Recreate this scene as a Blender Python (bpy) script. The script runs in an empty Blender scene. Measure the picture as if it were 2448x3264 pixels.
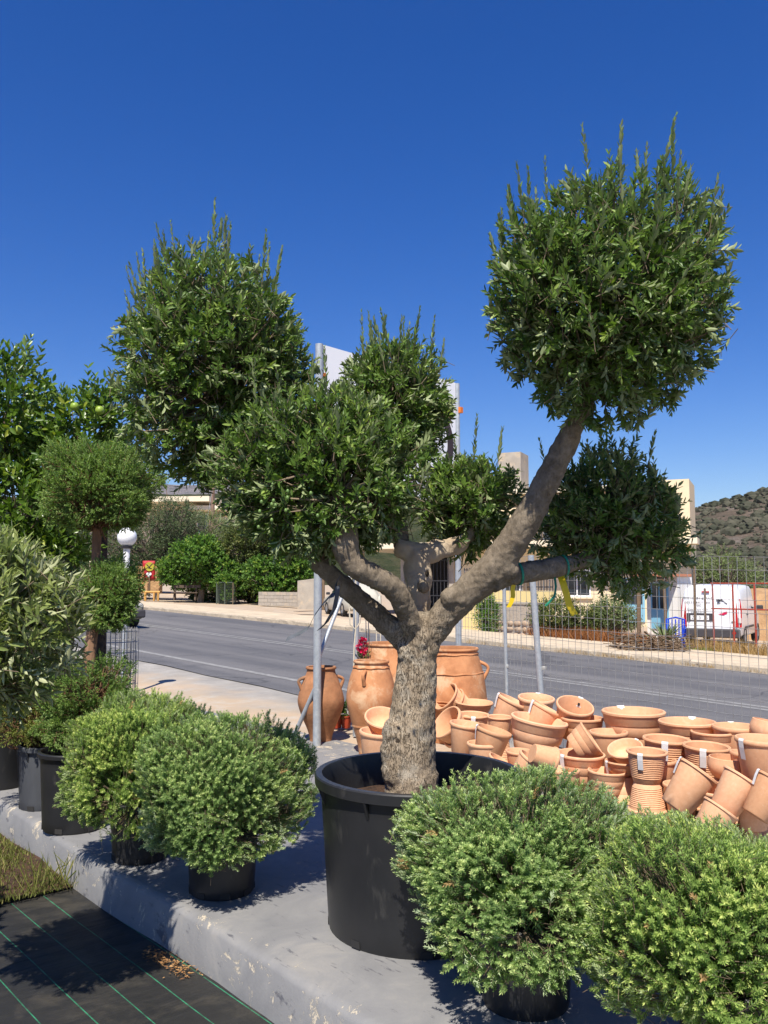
import bpy, bmesh, math, random
import numpy as np
from mathutils import Vector, Matrix, Euler

R = math.radians
random.seed(7)
S = bpy.context.scene
COL = S.collection

# ------------------------------------------------------------------ camera
FPX, PITCH, CAMH = 2767.0, R(4.6), 1.6
cam_d = bpy.data.cameras.new('camera')
cam_d.sensor_fit = 'HORIZONTAL'
cam_d.sensor_width = 36.0
cam_d.lens = 36.0 * FPX / 2448.0
cam_d.clip_start = 0.05
cam_d.clip_end = 20000
cam = bpy.data.objects.new('camera', cam_d)
COL.objects.link(cam)
cam.location = (0, 0, CAMH)
cam.rotation_euler = (R(90) + PITCH, 0, 0)
S.camera = cam

# ------------------------------------------------------------------ sky, sun, exposure
SUN_EL, SUN_AZ = R(57), R(11)          # light travels forward and to the right
w = bpy.data.worlds.new('World')
S.world = w
w.use_nodes = True
nt = w.node_tree
nt.nodes.clear()
sky = nt.nodes.new('ShaderNodeTexSky')
sky.sky_type = 'NISHITA'
sky.sun_disc = False
sky.sun_elevation = SUN_EL
sky.sun_rotation = math.pi + SUN_AZ
sky.altitude = 300
sky.air_density = 1.0
sky.dust_density = 0.2
sky.ozone_density = 4.0
bg = nt.nodes.new('ShaderNodeBackground')
bg.inputs['Strength'].default_value = 0.093
wo = nt.nodes.new('ShaderNodeOutputWorld')
hsv = nt.nodes.new('ShaderNodeHueSaturation')
hsv.inputs['Saturation'].default_value = 1.40
hsv.inputs['Hue'].default_value = 0.518
hsv.inputs['Value'].default_value = 0.95
nt.links.new(sky.outputs[0], hsv.inputs['Color'])
nt.links.new(hsv.outputs[0], bg.inputs[0])
nt.links.new(bg.outputs[0], wo.inputs[0])
sun_d = bpy.data.lights.new('sun', 'SUN')
sun_d.energy = 5.0
sun_d.angle = R(0.53)
sun_d.color = (1.0, 0.94, 0.84)
sun = bpy.data.objects.new('sun', sun_d)
COL.objects.link(sun)
LD = Vector((math.sin(SUN_AZ) * math.cos(SUN_EL), math.cos(SUN_AZ) * math.cos(SUN_EL), -math.sin(SUN_EL)))
sun.rotation_euler = LD.to_track_quat('-Z', 'Y').to_euler()
sun.location = (-6, -10, 20)
vs = S.view_settings
vs.view_transform = 'Standard'
vs.look = 'None'
vs.exposure = 0.6
vs.gamma = 1.0
vs.use_curve_mapping = False
S.cycles.max_bounces = 6
S.cycles.transparent_max_bounces = 6
S.cycles.use_denoising = True

# ------------------------------------------------------------------ placing helpers
def ray(px, py):
    a = (px - 1224) / FPX
    v = (1632 - py) / FPX
    return a, math.cos(PITCH) - v * math.sin(PITCH), math.sin(PITCH) + v * math.cos(PITCH)

def at(px, py, y):
    r = ray(px, py)
    t = y / r[1]
    return Vector((r[0] * t, y, CAMH + r[2] * t))

NX, NY = 0.755, 0.656                  # across the road
TX, TY = -0.656, 0.755                 # along the road, away to the left
def st(s, t, z=0.0):
    return Vector((s * NX + t * TX, s * NY + t * TY, z))

def plane_z(x, y):
    xc = 30 * math.tanh(x / 30)
    yc = 80 * math.tanh(y / 80)
    return -0.057 - 0.0325 * xc + 0.0027 * yc

def gz(px, py, a=0.0, b=0.0, c=0.0):
    r = ray(px, py)
    t = (a - CAMH) / (r[2] - b * r[0] - c * r[1])
    return Vector((r[0] * t, r[1] * t, CAMH + r[2] * t))

def ground_at(x, y):
    s = x * NX + y * NY
    if s >= 7.2:
        return plane_z(x, y)
    if s >= 5.4:
        k = (s - 5.4) / 1.8
        return k * plane_z(x, y)
    return 0.0

# ------------------------------------------------------------------ object helpers
def tag(o, label=None, cat=None, group=None, kind=None):
    if label: o['label'] = label
    if cat: o['category'] = cat
    if group: o['group'] = group
    if kind: o['kind'] = kind
    return o

def empty(name, loc=(0, 0, 0), rz=0.0, label=None, cat=None, group=None):
    o = bpy.data.objects.new(name, None)
    o.empty_display_size = 0.1
    COL.objects.link(o)
    o.location = loc
    o.rotation_euler = (0, 0, rz)
    return tag(o, label, cat, group)

def link(name, me, parent=None, loc=(0, 0, 0), rot=(0, 0, 0)):
    o = bpy.data.objects.new(name, me)
    COL.objects.link(o)
    o.location = loc
    o.rotation_euler = rot
    if parent: o.parent = parent
    return o

def copy_tree(o, parent=None):
    c = o.copy()
    COL.objects.link(c)
    c.parent = parent
    for ch in list(o.children):
        copy_tree(ch, c)
    return c

class MB:
    def __init__(s):
        s.v, s.f = [], []
    def add(s, vs, fs):
        n = len(s.v)
        s.v += [tuple(p) for p in vs]
        s.f += [tuple(i + n for i in f) for f in fs]
        return s
    def box(s, c, d, rz=0.0, m=None):
        hx, hy, hz = d[0] / 2, d[1] / 2, d[2] / 2
        vs = [Vector((x * hx, y * hy, z * hz)) for z in (-1, 1) for y in (-1, 1) for x in (-1, 1)]
        if rz: vs = [Matrix.Rotation(rz, 3, 'Z') @ p for p in vs]
        if m is not None: vs = [m @ p for p in vs]
        c = Vector(c)
        return s.add([p + c for p in vs], [(0, 2, 3, 1), (4, 5, 7, 6), (0, 1, 5, 4), (2, 6, 7, 3), (0, 4, 6, 2), (1, 3, 7, 5)])
    def tube(s, pts, rad, n=8, caps=True, wob=0.0, rng=None):
        pts = [Vector(p) for p in pts]
        if not hasattr(rad, '__len__'): rad = [rad] * len(pts)
        vs, fs = [], []
        up = Vector((0.13, 0.27, 0.95))
        pu = None
        for i, p in enumerate(pts):
            d = (pts[min(i + 1, len(pts) - 1)] - pts[max(i - 1, 0)]).normalized()
            if pu is None:
                u = d.cross(up)
                if u.length < 0.1: u = d.cross(Vector((1, 0, 0)))
            else:
                u = pu - d * pu.dot(d)
            u.normalize(); pu = u
            v = d.cross(u)
            for k in range(n):
                a = 2 * math.pi * k / n
                r = rad[i] * (1 + (wob * (rng.random() - .5) if rng else 0))
                vs.append(p + (u * math.cos(a) + v * math.sin(a)) * r)
        for i in range(len(pts) - 1):
            for k in range(n):
                a, b = i * n + k, i * n + (k + 1) % n
                fs.append((a, b, b + n, a + n))
        if caps:
            fs.append(tuple(range(n - 1, -1, -1)))
            m = (len(pts) - 1) * n
            fs.append(tuple(m + k for k in range(n)))
        return s.add(vs, fs)
    def cyl(s, a, b, r, r2=None, n=12):
        return s.tube([a, b], [r, r if r2 is None else r2], n)
    def lathe(s, prof, n=32, c=(0, 0, 0), closed=False):
        c = Vector(c)
        vs, fs = [], []
        for (r, z) in prof:
            for k in range(n):
                a = 2 * math.pi * k / n
                vs.append(c + Vector((r * math.cos(a), r * math.sin(a), z)))
        m = len(prof)
        for i in range(m - 1 if not closed else m):
            for k in range(n):
                a, b = i * n + k, i * n + (k + 1) % n
                i2 = ((i + 1) % m) * n
                fs.append((a, b, i2 + (k + 1) % n, i2 + k))
        return s.add(vs, fs)
    def ball(s, c, r, n=10, m=6, sc=(1, 1, 1)):
        c = Vector(c)
        vs = [c + Vector((0, 0, -r * sc[2]))]
        fs = []
        for i in range(1, m):
            ph = math.pi * i / m
            for k in range(n):
                a = 2 * math.pi * k / n
                vs.append(c + Vector((r * sc[0] * math.sin(ph) * math.cos(a), r * sc[1] * math.sin(ph) * math.sin(a), -r * sc[2] * math.cos(ph))))
        vs.append(c + Vector((0, 0, r * sc[2])))
        for k in range(n):
            fs.append((0, 1 + (k + 1) % n, 1 + k))
        for i in range(m - 2):
            for k in range(n):
                a, b = 1 + i * n + k, 1 + i * n + (k + 1) % n
                fs.append((a, b, b + n, a + n))
        e = len(vs) - 1
        for k in range(n):
            a, b = 1 + (m - 2) * n + k, 1 + (m - 2) * n + (k + 1) % n
            fs.append((a, b, e))
        return s.add(vs, fs)
    def mesh(s, name, mat, smooth=False, angle=40):
        me = bpy.data.meshes.new(name)
        me.from_pydata(s.v, [], s.f)
        me.validate()
        if mat: me.materials.append(mat)
        if smooth:
            me.polygons.foreach_set('use_smooth', [True] * len(me.polygons))
            me.set_sharp_from_angle(angle=R(angle))
        me.update()
        return me
    def build(s, name, mat, parent=None, smooth=False, loc=(0, 0, 0), rot=(0, 0, 0), angle=40):
        return link(name, s.mesh(name, mat, smooth, angle), parent, loc, rot)

def bevel(o, w=0.01, seg=2):
    m = o.modifiers.new('bevel', 'BEVEL')
    m.width = w
    m.segments = seg
    m.limit_method = 'ANGLE'
    return o

def axis_matrix(ax, loc, spin=0.0):
    q = Vector((0, 0, 1)).rotation_difference(Vector(ax).normalized())
    return Matrix.Translation(loc) @ q.to_matrix().to_4x4() @ Matrix.Rotation(spin, 4, 'Z')

# ------------------------------------------------------------------ materials
def nodes(name):
    m = bpy.data.materials.new(name)
    m.use_nodes = True
    t = m.node_tree
    b = t.nodes['Principled BSDF']
    return m, t, b

def N(t, typ, **kw):
    n = t.nodes.new(typ)
    for k, v in kw.items():
        if k.startswith('i_'):
            n.inputs[k[2:].replace('_', ' ')].default_value = v
        else:
            setattr(n, k, v)
    return n

def ramp(t, stops):
    r = t.nodes.new('ShaderNodeValToRGB')
    e = r.color_ramp.elements
    while len(e) < len(stops): e.new(0.5)
    for i, (p, c) in enumerate(stops):
        e[i].position = p
        e[i].color = (*c, 1) if len(c) == 3 else c
    return r

def coords(t, scale=(1, 1, 1), rnd=True, obj=True):
    tc = t.nodes.new('ShaderNodeTexCoord')
    mp = t.nodes.new('ShaderNodeMapping')
    mp.inputs['Scale'].default_value = scale
    t.links.new(tc.outputs['Object' if obj else 'Generated'], mp.inputs['Vector'])
    if rnd:
        oi = t.nodes.new('ShaderNodeObjectInfo')
        mu = t.nodes.new('ShaderNodeMath')
        mu.operation = 'MULTIPLY'
        mu.inputs[1].default_value = 37.0
        t.links.new(oi.outputs['Random'], mu.inputs[0])
        t.links.new(mu.outputs[0], mp.inputs['Location'])
    return mp.outputs['Vector']

def noise(t, vec, scale, detail=5, rough=0.6, dist=0.0):
    n = N(t, 'ShaderNodeTexNoise')
    n.inputs['Scale'].default_value = scale
    n.inputs['Detail'].default_value = detail
    n.inputs['Roughness'].default_value = rough
    n.inputs['Distortion'].default_value = dist
    t.links.new(vec, n.inputs['Vector'])
    return n.outputs['Fac']

def bump(t, b, h, strength=0.3, dist=0.02, prev=None):
    bn = t.nodes.new('ShaderNodeBump')
    bn.inputs['Strength'].default_value = strength
    bn.inputs['Distance'].default_value = dist
    t.links.new(h, bn.inputs['Height'])
    if prev: t.links.new(prev, bn.inputs['Normal'])
    t.links.new(bn.outputs['Normal'], b.inputs['Normal'])
    return bn.outputs['Normal']

def mix(t, fac, a, b, blend='MIX'):
    m = t.nodes.new('ShaderNodeMix')
    m.data_type = 'RGBA'
    m.blend_type = blend
    for sock, v in ((m.inputs[0], fac), (m.inputs[6], a), (m.inputs[7], b)):
        if hasattr(v, 'links') or isinstance(v, bpy.types.NodeSocket):
            t.links.new(v, sock)
        elif isinstance(v, (int, float)):
            sock.default_value = v
        else:
            sock.default_value = (*v, 1)
    return m.outputs[2]

def mat(name, c1, c2=None, scale=6, rough=0.75, metal=0.0, bs=0.15, bscale=60, bd=0.01, stretch=(1, 1, 1), spec=0.4, lo=0.35, hi=0.65, dirt=None, dscale=2.5, dth=0.58):
    m, t, b = nodes(name)
    b.inputs['Roughness'].default_value = rough
    b.inputs['Metallic'].default_value = metal
    b.inputs['Specular IOR Level'].default_value = spec
    v = coords(t, stretch)
    c2 = c2 or tuple(k * 0.75 for k in c1)
    r = ramp(t, [(lo, c1), (hi, c2)])
    t.links.new(noise(t, v, scale), r.inputs[0])
    out = r.outputs[0]
    if dirt:
        d = ramp(t, [(dth, (0, 0, 0)), (dth + 0.12, (1, 1, 1))])
        t.links.new(noise(t, v, dscale, 7, 0.65, 0.4), d.inputs[0])
        out = mix(t, d.outputs[0], out, dirt)
    t.links.new(out, b.inputs['Base Color'])
    if bs: bump(t, b, noise(t, v, bscale, 4), bs, bd)
    return m

def vary(m, lo=.86, hi=1.08):
    t = m.node_tree
    b = t.nodes['Principled BSDF']
    src = b.inputs['Base Color'].links[0].from_socket
    oi = t.nodes.new('ShaderNodeObjectInfo')
    r = ramp(t, [(0, (lo, lo * .96, lo * .92)), (.5, (1, 1, 1)), (1, (hi, hi * 1.02, hi * 1.06))])
    t.links.new(oi.outputs['Random'], r.inputs[0])
    t.links.new(mix(t, 1.0, src, r.outputs[0], 'MULTIPLY'), b.inputs['Base Color'])

def leafmat(name, a, b_, under, rough=0.45, trans=0.25, spec=0.35, tip=None):
    m, t, b = nodes(name)
    at_ = N(t, 'ShaderNodeAttribute', attribute_name='rnd')
    r = ramp(t, [(0.0, a), (0.75, b_), (1.0, tip or b_)])
    t.links.new(at_.outputs['Fac'], r.inputs[0])
    g = t.nodes.new('ShaderNodeNewGeometry')
    col = mix(t, g.outputs['Backfacing'], r.outputs[0], under)
    t.links.new(col, b.inputs['Base Color'])
    b.inputs['Roughness'].default_value = rough
    b.inputs['Specular IOR Level'].default_value = spec
    tr = t.nodes.new('ShaderNodeBsdfTranslucent')
    t.links.new(mix(t, 1.0, r.outputs[0], (1.35, 1.5, 0.6), 'MULTIPLY'), tr.inputs['Color'])
    ms = t.nodes.new('ShaderNodeMixShader')
    ms.inputs[0].default_value = trans
    out = t.nodes['Material Output']
    t.links.new(b.outputs[0], ms.inputs[1])
    t.links.new(tr.outputs[0], ms.inputs[2])
    t.links.new(ms.outputs[0], out.inputs['Surface'])
    return m

M = {}
M['olive'] = leafmat('olive_leaf', (.036, .082, .016), (.13, .215, .038), (.27, .32, .15), 0.42, 0.22, 0.28, (.31, .40, .09))
M['olive_silver'] = leafmat('silver_olive_leaf', (.09, .135, .035), (.24, .29, .085), (.46, .48, .27), 0.42, 0.24, 0.4, (.34, .38, .12))
M['west'] = leafmat('rosemary_leaf', (.11, .19, .06), (.29, .41, .14), (.44, .52, .31), 0.55, 0.32, 0.15, (.54, .62, .25))
M['west_y'] = leafmat('yellow_green_leaf', (.11, .19, .05), (.31, .43, .11), (.44, .51, .27), 0.55, 0.32, 0.15, (.60, .66, .21))
M['juniper'] = leafmat('juniper_scale', (.085, .16, .04), (.22, .33, .08), (.2, .28, .09), 0.6, 0.3, 0.25, (.38, .46, .13))
M['juniper_yellow'] = leafmat('juniper_old_scale', (.10, .14, .028), (.24, .27, .055), (.2, .22, .06), 0.6, 0.2, 0.25, (.32, .28, .09))
M['citrus'] = leafmat('citrus_leaf', (.042, .10, .012), (.12, .20, .022), (.17, .25, .06), 0.35, 0.26, 0.45, (.29, .33, .04))
M['bgolive'] = leafmat('far_olive_leaf', (.04, .07, .025), (.10, .135, .055), (.16, .19, .11), 0.6, 0.15, 0.25)
M['bgmul'] = leafmat('mulberry_leaf', (.045, .12, .018), (.13, .24, .035), (.13, .23, .06), 0.5, 0.3, 0.3, (.27, .33, .05))
M['bgcarob'] = leafmat('carob_leaf', (.05, .08, .018), (.12, .15, .035), (.12, .14, .05), 0.5, 0.2, 0.3, (.2, .19, .05))
M['bgpale'] = leafmat('pale_tree_leaf', (.09, .13, .045), (.19, .24, .09), (.22, .26, .13), 0.6, 0.2, 0.25)
M['dry'] = leafmat('dry_grass_blade', (.30, .18, .075), (.48, .33, .15), (.42, .28, .12), 0.8, 0.2, 0.1)
M['rust'] = leafmat('dry_brown_weed', (.22, .085, .035), (.36, .15, .06), (.30, .13, .05), 0.8, 0.2, 0.1)
M['grass'] = leafmat('lawn_blade', (.08, .105, .02), (.18, .19, .045), (.16, .17, .05), 0.6, 0.25, 0.2, (.36, .30, .12))
M['frond'] = leafmat('dead_frond', (.22, .10, .04), (.42, .24, .10), (.36, .2, .08), 0.7, 0.15, 0.2)
M['pink'] = leafmat('pink_bract', (.55, .015, .09), (.75, .03, .15), (.6, .02, .1), 0.5, 0.3, 0.2)

M['twig'] = mat('twig', (.20, .15, .095), (.11, .08, .05), 20, 0.8)
M['brown_twig'] = mat('brown_twig', (.22, .12, .065), (.12, .06, .03), 20, 0.85)
M['fruit'] = mat('olive_skin', (.11, .19, .045), (.16, .25, .06), 12, 0.3, bs=0)
M['citrus_fruit'] = mat('unripe_citrus_skin', (.30, .38, .05), (.2, .32, .04), 5, 0.4, bs=0.1, bscale=150)

def bark():
    m, t, b = nodes('olive_bark')
    tc = t.nodes.new('ShaderNodeTexCoord')
    sep = t.nodes.new('ShaderNodeSeparateXYZ')
    t.links.new(tc.outputs['Object'], sep.inputs[0])
    # flaky bark on the lower trunk, smooth bark on the limbs
    mr = N(t, 'ShaderNodeMapRange')
    for k_, v_ in (('From Min', .80), ('From Max', 1.02), ('To Min', 1.0), ('To Max', 0.12)):
        mr.inputs[k_].default_value = v_
    t.links.new(sep.outputs['Z'], mr.inputs[0])
    v = coords(t, (1, 1, .24), False)
    iso = coords(t, (1, 1, 1), False)
    nz_ = N(t, 'ShaderNodeTexNoise')
    nz_.inputs['Scale'].default_value = 16
    nz_.inputs['Detail'].default_value = 5
    t.links.new(v, nz_.inputs['Vector'])
    vor = N(t, 'ShaderNodeTexVoronoi', feature='DISTANCE_TO_EDGE')
    vor.inputs['Scale'].default_value = 80
    t.links.new(mix(t, .16, v, nz_.outputs['Color']), vor.inputs['Vector'])
    crack = ramp(t, [(0.0, (1, 1, 1)), (.10, (0, 0, 0))])
    t.links.new(vor.outputs[0], crack.inputs[0])
    fine = noise(t, v, 120, 7, 0.75, 0.3)
    mid = noise(t, v, 30, 7, 0.7, 0.5)
    big = ramp(t, [(.30, (.47, .375, .26)), (.5, (.37, .29, .20)), (.70, (.24, .185, .125))])
    t.links.new(noise(t, v, 12, 8, 0.7, 0.4), big.inputs[0])
    lich = ramp(t, [(.50, (0, 0, 0)), (.60, (1, 1, 1))])
    t.links.new(noise(t, iso, 9, 8, 0.72), lich.inputs[0])
    col = mix(t, lich.outputs[0], big.outputs[0], (.42, .36, .275))
    limbc = ramp(t, [(.36, (.29, .235, .17)), (.52, (.185, .148, .105)), (.66, (.08, .062, .042))])  # smooth limb bark, darkened further to imitate crown shade
    t.links.new(noise(t, iso, 14, 10, 0.78, 0.3), limbc.inputs[0])
    col = mix(t, mr.outputs[0], limbc.outputs[0], col)
    br = ramp(t, [(.36, (.15, .15, .15)), (.52, (1, 1, 1))])
    t.links.new(noise(t, iso, 6, 5), br.inputs[0])
    cm = t.nodes.new('ShaderNodeMath'); cm.operation = 'MULTIPLY'
    t.links.new(crack.outputs[0], cm.inputs[0]); t.links.new(br.outputs[0], cm.inputs[1])
    cm2 = t.nodes.new('ShaderNodeMath'); cm2.operation = 'MULTIPLY'
    t.links.new(cm.outputs[0], cm2.inputs[0]); t.links.new(mr.outputs[0], cm2.inputs[1])
    col = mix(t, cm2.outputs[0], col, (.095, .068, .042))
    fl = ramp(t, [(.34, (.8, .8, .8)), (.44, (0, 0, 0))])
    t.links.new(fine, fl.inputs[0])
    col = mix(t, fl.outputs[0], col, (.12, .09, .06))
    t.links.new(col, b.inputs['Base Color'])
    b.inputs['Roughness'].default_value = 0.88
    b.inputs['Specular IOR Level'].default_value = 0.18
    inv = t.nodes.new('ShaderNodeMath'); inv.operation = 'SUBTRACT'; inv.inputs[0].default_value = 1.0
    t.links.new(cm2.outputs[0], inv.inputs[1])
    p = bump(t, b, inv.outputs[0], 0.8, 0.010)
    p = bump(t, b, mid, 0.6, 0.018, p)
    bump(t, b, fine, 0.5, 0.008, p)
    return m
M['bark'] = bark()
M['stumpbark'] = mat('pale_sunlit_bark', (.46, .37, .26), (.36, .275, .185), 9, 0.85, bs=0.5, bscale=45, bd=0.012, dirt=(.24, .18, .12), dscale=9, dth=.56)  # pale stump bark, its lightness also stands in for sunlight
M['scar_hollow'] = mat('scar_and_hollow_wood', (.06, .042, .026), (.03, .022, .015), 40, 0.95, bs=0.8, bscale=90)  # dark wood for pruning scars and the painted trunk hollow
M['bark2'] = mat('reddish_bark', (.30, .17, .10), (.16, .085, .05), 14, 0.9, bs=0.6, bscale=40, stretch=(1, 1, 0.25))
M['bark3'] = mat('grey_bark', (.24, .19, .14), (.12, .095, .07), 14, 0.9, bs=0.6, bscale=40, stretch=(1, 1, 0.3))
M['palmtrunk'] = mat('palm_fibre', (.09, .06, .04), (.03, .022, .016), 25, 0.95, bs=0.8, bscale=50)

M['plastic'] = mat('black_pot_plastic', (.014, .0145, .016), (.021, .021, .022), 5, 0.42, bs=0.12, bscale=90, bd=0.003, spec=0.45, dirt=(.05, .048, .044), dscale=9, dth=0.60, stretch=(1, 1, .5))
M['plastic_old'] = mat('faded_pot_plastic', (.075, .08, .09), (.05, .052, .058), 4, 0.6, bs=0.15, bscale=80, bd=0.003, spec=0.3, dirt=(.17, .17, .17), dscale=7, dth=0.57, stretch=(1, 1, .35))
M['soil'] = mat('pot_soil', (.10, .05, .025), (.04, .022, .013), 25, 0.95, bs=1.0, bscale=60, bd=0.03)
M['terra'] = mat('new_terracotta', (.72, .41, .235), (.66, .36, .20), 5, 0.72, bs=0.12, bscale=160, bd=0.002, spec=0.25, dirt=(.72, .44, .27), dscale=3.5, dth=.56)
vary(M['terra'])
M['terra_dk'] = mat('darker_terracotta', (.50, .205, .10), (.43, .175, .085), 5, 0.75, bs=0.12, bscale=160, bd=0.002, spec=0.25)
M['jar'] = mat('aged_terracotta', (.56, .265, .125), (.40, .175, .08), 7, 0.85, bs=0.3, bscale=45, bd=0.006, spec=0.15, dirt=(.62, .40, .24), dscale=4.5, dth=.53)
M['jar_dark'] = mat('weathered_terracotta', (.42, .20, .10), (.30, .14, .07), 9, 0.9, bs=0.5, bscale=38, bd=0.008, spec=0.12, dirt=(.22, .13, .08), dscale=6, dth=.55)
M['redplastic'] = mat('red_pot_plastic', (.42, .06, .022), (.33, .045, .018), 4, 0.5, bs=0)
M['galv'] = mat('galvanised_steel', (.46, .49, .51), (.36, .39, .42), 22, 0.5, 0.35, bs=0.1, bscale=80, bd=0.003, dirt=(.58, .59, .58), dscale=9, dth=.6)
M['wire'] = mat('fence_wire', (.40, .40, .39), (.28, .27, .25), 12, 0.55, 0.4, bs=0)
M['white'] = mat('white_paint', (.80, .80, .79), (.76, .76, .75), 2, 0.45, bs=0.03, bscale=20)
M['board'] = mat('sign_white_sheet', (.86, .86, .86), (.84, .84, .84), 1.2, 0.4, bs=0.02, bscale=5)
M['ink'] = mat('dark_brown_print', (.035, .022, .022), (.05, .03, .03), 5, 0.5, bs=0)
M['black'] = mat('black_print', (.02, .02, .022), (.03, .03, .03), 5, 0.5, bs=0)
M['greenink'] = mat('green_print', (.02, .14, .07), (.02, .12, .06), 5, 0.5, bs=0)
M['orange'] = mat('orange_clamp', (.75, .2, .03), (.6, .15, .02), 5, 0.5, bs=0)
M['label'] = mat('white_label', (.78, .78, .77), (.72, .72, .71), 6, 0.5, bs=0)
M['rope'] = mat('cream_rope', (.62, .56, .44), (.52, .46, .36), 30, 0.9, bs=0.3, bscale=200)
M['strap'] = mat('grey_webbing', (.10, .11, .13), (.07, .08, .09), 30, 0.7, bs=0.3, bscale=300)
M['yellow'] = mat('yellow_ribbon', (.80, .56, .012), (.72, .5, .01), 6, 0.5, bs=0)
M['green_tape'] = mat('green_twine', (.015, .26, .15), (.012, .2, .12), 40, 0.5, bs=0.3, bscale=200)
M['globe'] = mat('opal_globe', (.84, .84, .83), (.82, .82, .81), 2, 0.25, bs=0, spec=0.5)
M['cream'] = mat('cream_plaster', (.72, .60, .40), (.68, .56, .37), 1.3, 0.85, bs=0.15, bscale=30, spec=0.2)
M['cream_trim'] = mat('pale_cream_trim', (.76, .67, .50), (.72, .63, .46), 1.3, 0.8, bs=0.1, bscale=30, spec=0.2)
M['whitewash'] = mat('white_wash', (.76, .74, .70), (.70, .68, .63), 3, 0.85, bs=0.2, bscale=20, dirt=(.62, .48, .3), dscale=1.2, dth=.62)
M['concrete'] = mat('raw_concrete', (.42, .37, .30), (.33, .29, .24), 2.5, 0.9, bs=0.4, bscale=25, dirt=(.50, .40, .28), dscale=2, dth=.55)
M['stone'] = mat('rubble_stone', (.44, .33, .23), (.34, .25, .18), 5, 0.9, bs=0.7, bscale=18, bd=0.03, dirt=(.46, .26, .17), dscale=3, dth=.55)
M['render'] = mat('old_render', (.42, .36, .29), (.36, .30, .24), 4, 0.9, bs=0.6, bscale=16, bd=0.03)
M['kerb'] = mat('cracked_kerb_concrete', (.50, .42, .31), (.40, .33, .24), 3, 0.9, bs=0.6, bscale=14, bd=0.03, dirt=(.30, .25, .19), dscale=4, dth=.57)
M['glass'] = mat('dark_glass', (.03, .04, .05), (.02, .03, .04), 2, 0.08, bs=0, spec=0.7)
M['dark'] = mat('opening_shade', (.03, .028, .026), (.02, .02, .02), 2, 0.9, bs=0)  # near-black colour painted in for the shade inside openings
M['iron'] = mat('dark_iron', (.05, .05, .055), (.035, .035, .04), 8, 0.6, 0.3, bs=0)
M['redsteel'] = mat('red_oxide_steel', (.36, .055, .028), (.28, .045, .025), 7, 0.65, bs=0.1)
M['blue'] = mat('pale_blue_paint', (.22, .47, .62), (.18, .4, .55), 4, 0.6, bs=0)
M['bluechair'] = mat('blue_chair_plastic', (.012, .055, .50), (.01, .045, .42), 4, 0.35, bs=0)
M['wood'] = mat('weathered_wood', (.20, .135, .08), (.12, .08, .05), 8, 0.85, bs=0.5, bscale=30, stretch=(1, 1, 8))
M['benchwood'] = mat('bench_plank_wood', (.11, .075, .05), (.07, .05, .035), 8, 0.8, bs=0.3, bscale=30)
M['polewood'] = mat('pole_wood', (.26, .17, .12), (.20, .13, .09), 5, 0.9, bs=0.4, bscale=30, stretch=(1, 1, .1))
M['yellowpipe'] = mat('ochre_pipe_paint', (.60, .33, .09), (.5, .27, .07), 5, 0.6, bs=0)
M['red'] = mat('red_cloth', (.42, .016, .022), (.30, .012, .018), 3, 0.6, bs=0.3, bscale=8)  # red toned down to imitate partial tree shade
M['yellowdisc'] = mat('yellow_cloth_print', (.42, .36, .03), (.33, .28, .02), 4, 0.6, bs=0)  # yellow toned down to imitate partial tree shade
M['vanwhite'] = mat('van_paint', (.80, .80, .80), (.77, .77, .77), 2, 0.22, bs=0, spec=0.5)
M['vangrey'] = mat('grey_bumper_plastic', (.06, .055, .06), (.045, .042, .045), 6, 0.6, bs=0.1)
M['taillight'] = mat('red_lens', (.45, .01, .012), (.35, .008, .01), 5, 0.15, bs=0)
M['clearlens'] = mat('clear_lens', (.6, .58, .55), (.5, .48, .45), 5, 0.1, bs=0)
M['tyre'] = mat('tyre_rubber', (.02, .02, .02), (.03, .03, .03), 9, 0.8, bs=0.2)
M['rim'] = mat('wheel_rim', (.4, .4, .41), (.3, .3, .3), 9, 0.4, 0.5, bs=0)
M['carpaint'] = mat('beige_car_paint', (.30, .29, .2), (.27, .26, .18), 2, 0.25, bs=0, spec=0.5)
M['carpaint2'] = mat('pale_car_paint', (.5, .48, .4), (.46, .44, .37), 2, 0.25, bs=0, spec=0.5)
M['earth'] = mat('ochre_earth_bank', (.44, .27, .13), (.33, .19, .09), 1.5, 0.95, bs=0.8, bscale=4, bd=0.1)
M['brick'] = mat('red_clay_block', (.48, .20, .11), (.4, .16, .09), 6, 0.9)
M['yellowpaint'] = mat('yellow_plaster', (.78, .62, .28), (.74, .58, .26), 2, 0.85, bs=0.1)
M['meshgreen'] = mat('green_cage_wire', (.10, .12, .09), (.07, .09, .07), 9, 0.6, bs=0)
M['paintline'] = mat('worn_road_paint', (.30, .295, .28), (.19, .187, .18), 9, 0.8, bs=0.2, dirt=(.15, .148, .145), dscale=2.2, dth=.55)
M['manhole'] = mat('rusty_iron_cover', (.10, .07, .05), (.07, .05, .04), 12, 0.8, 0.2)

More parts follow.
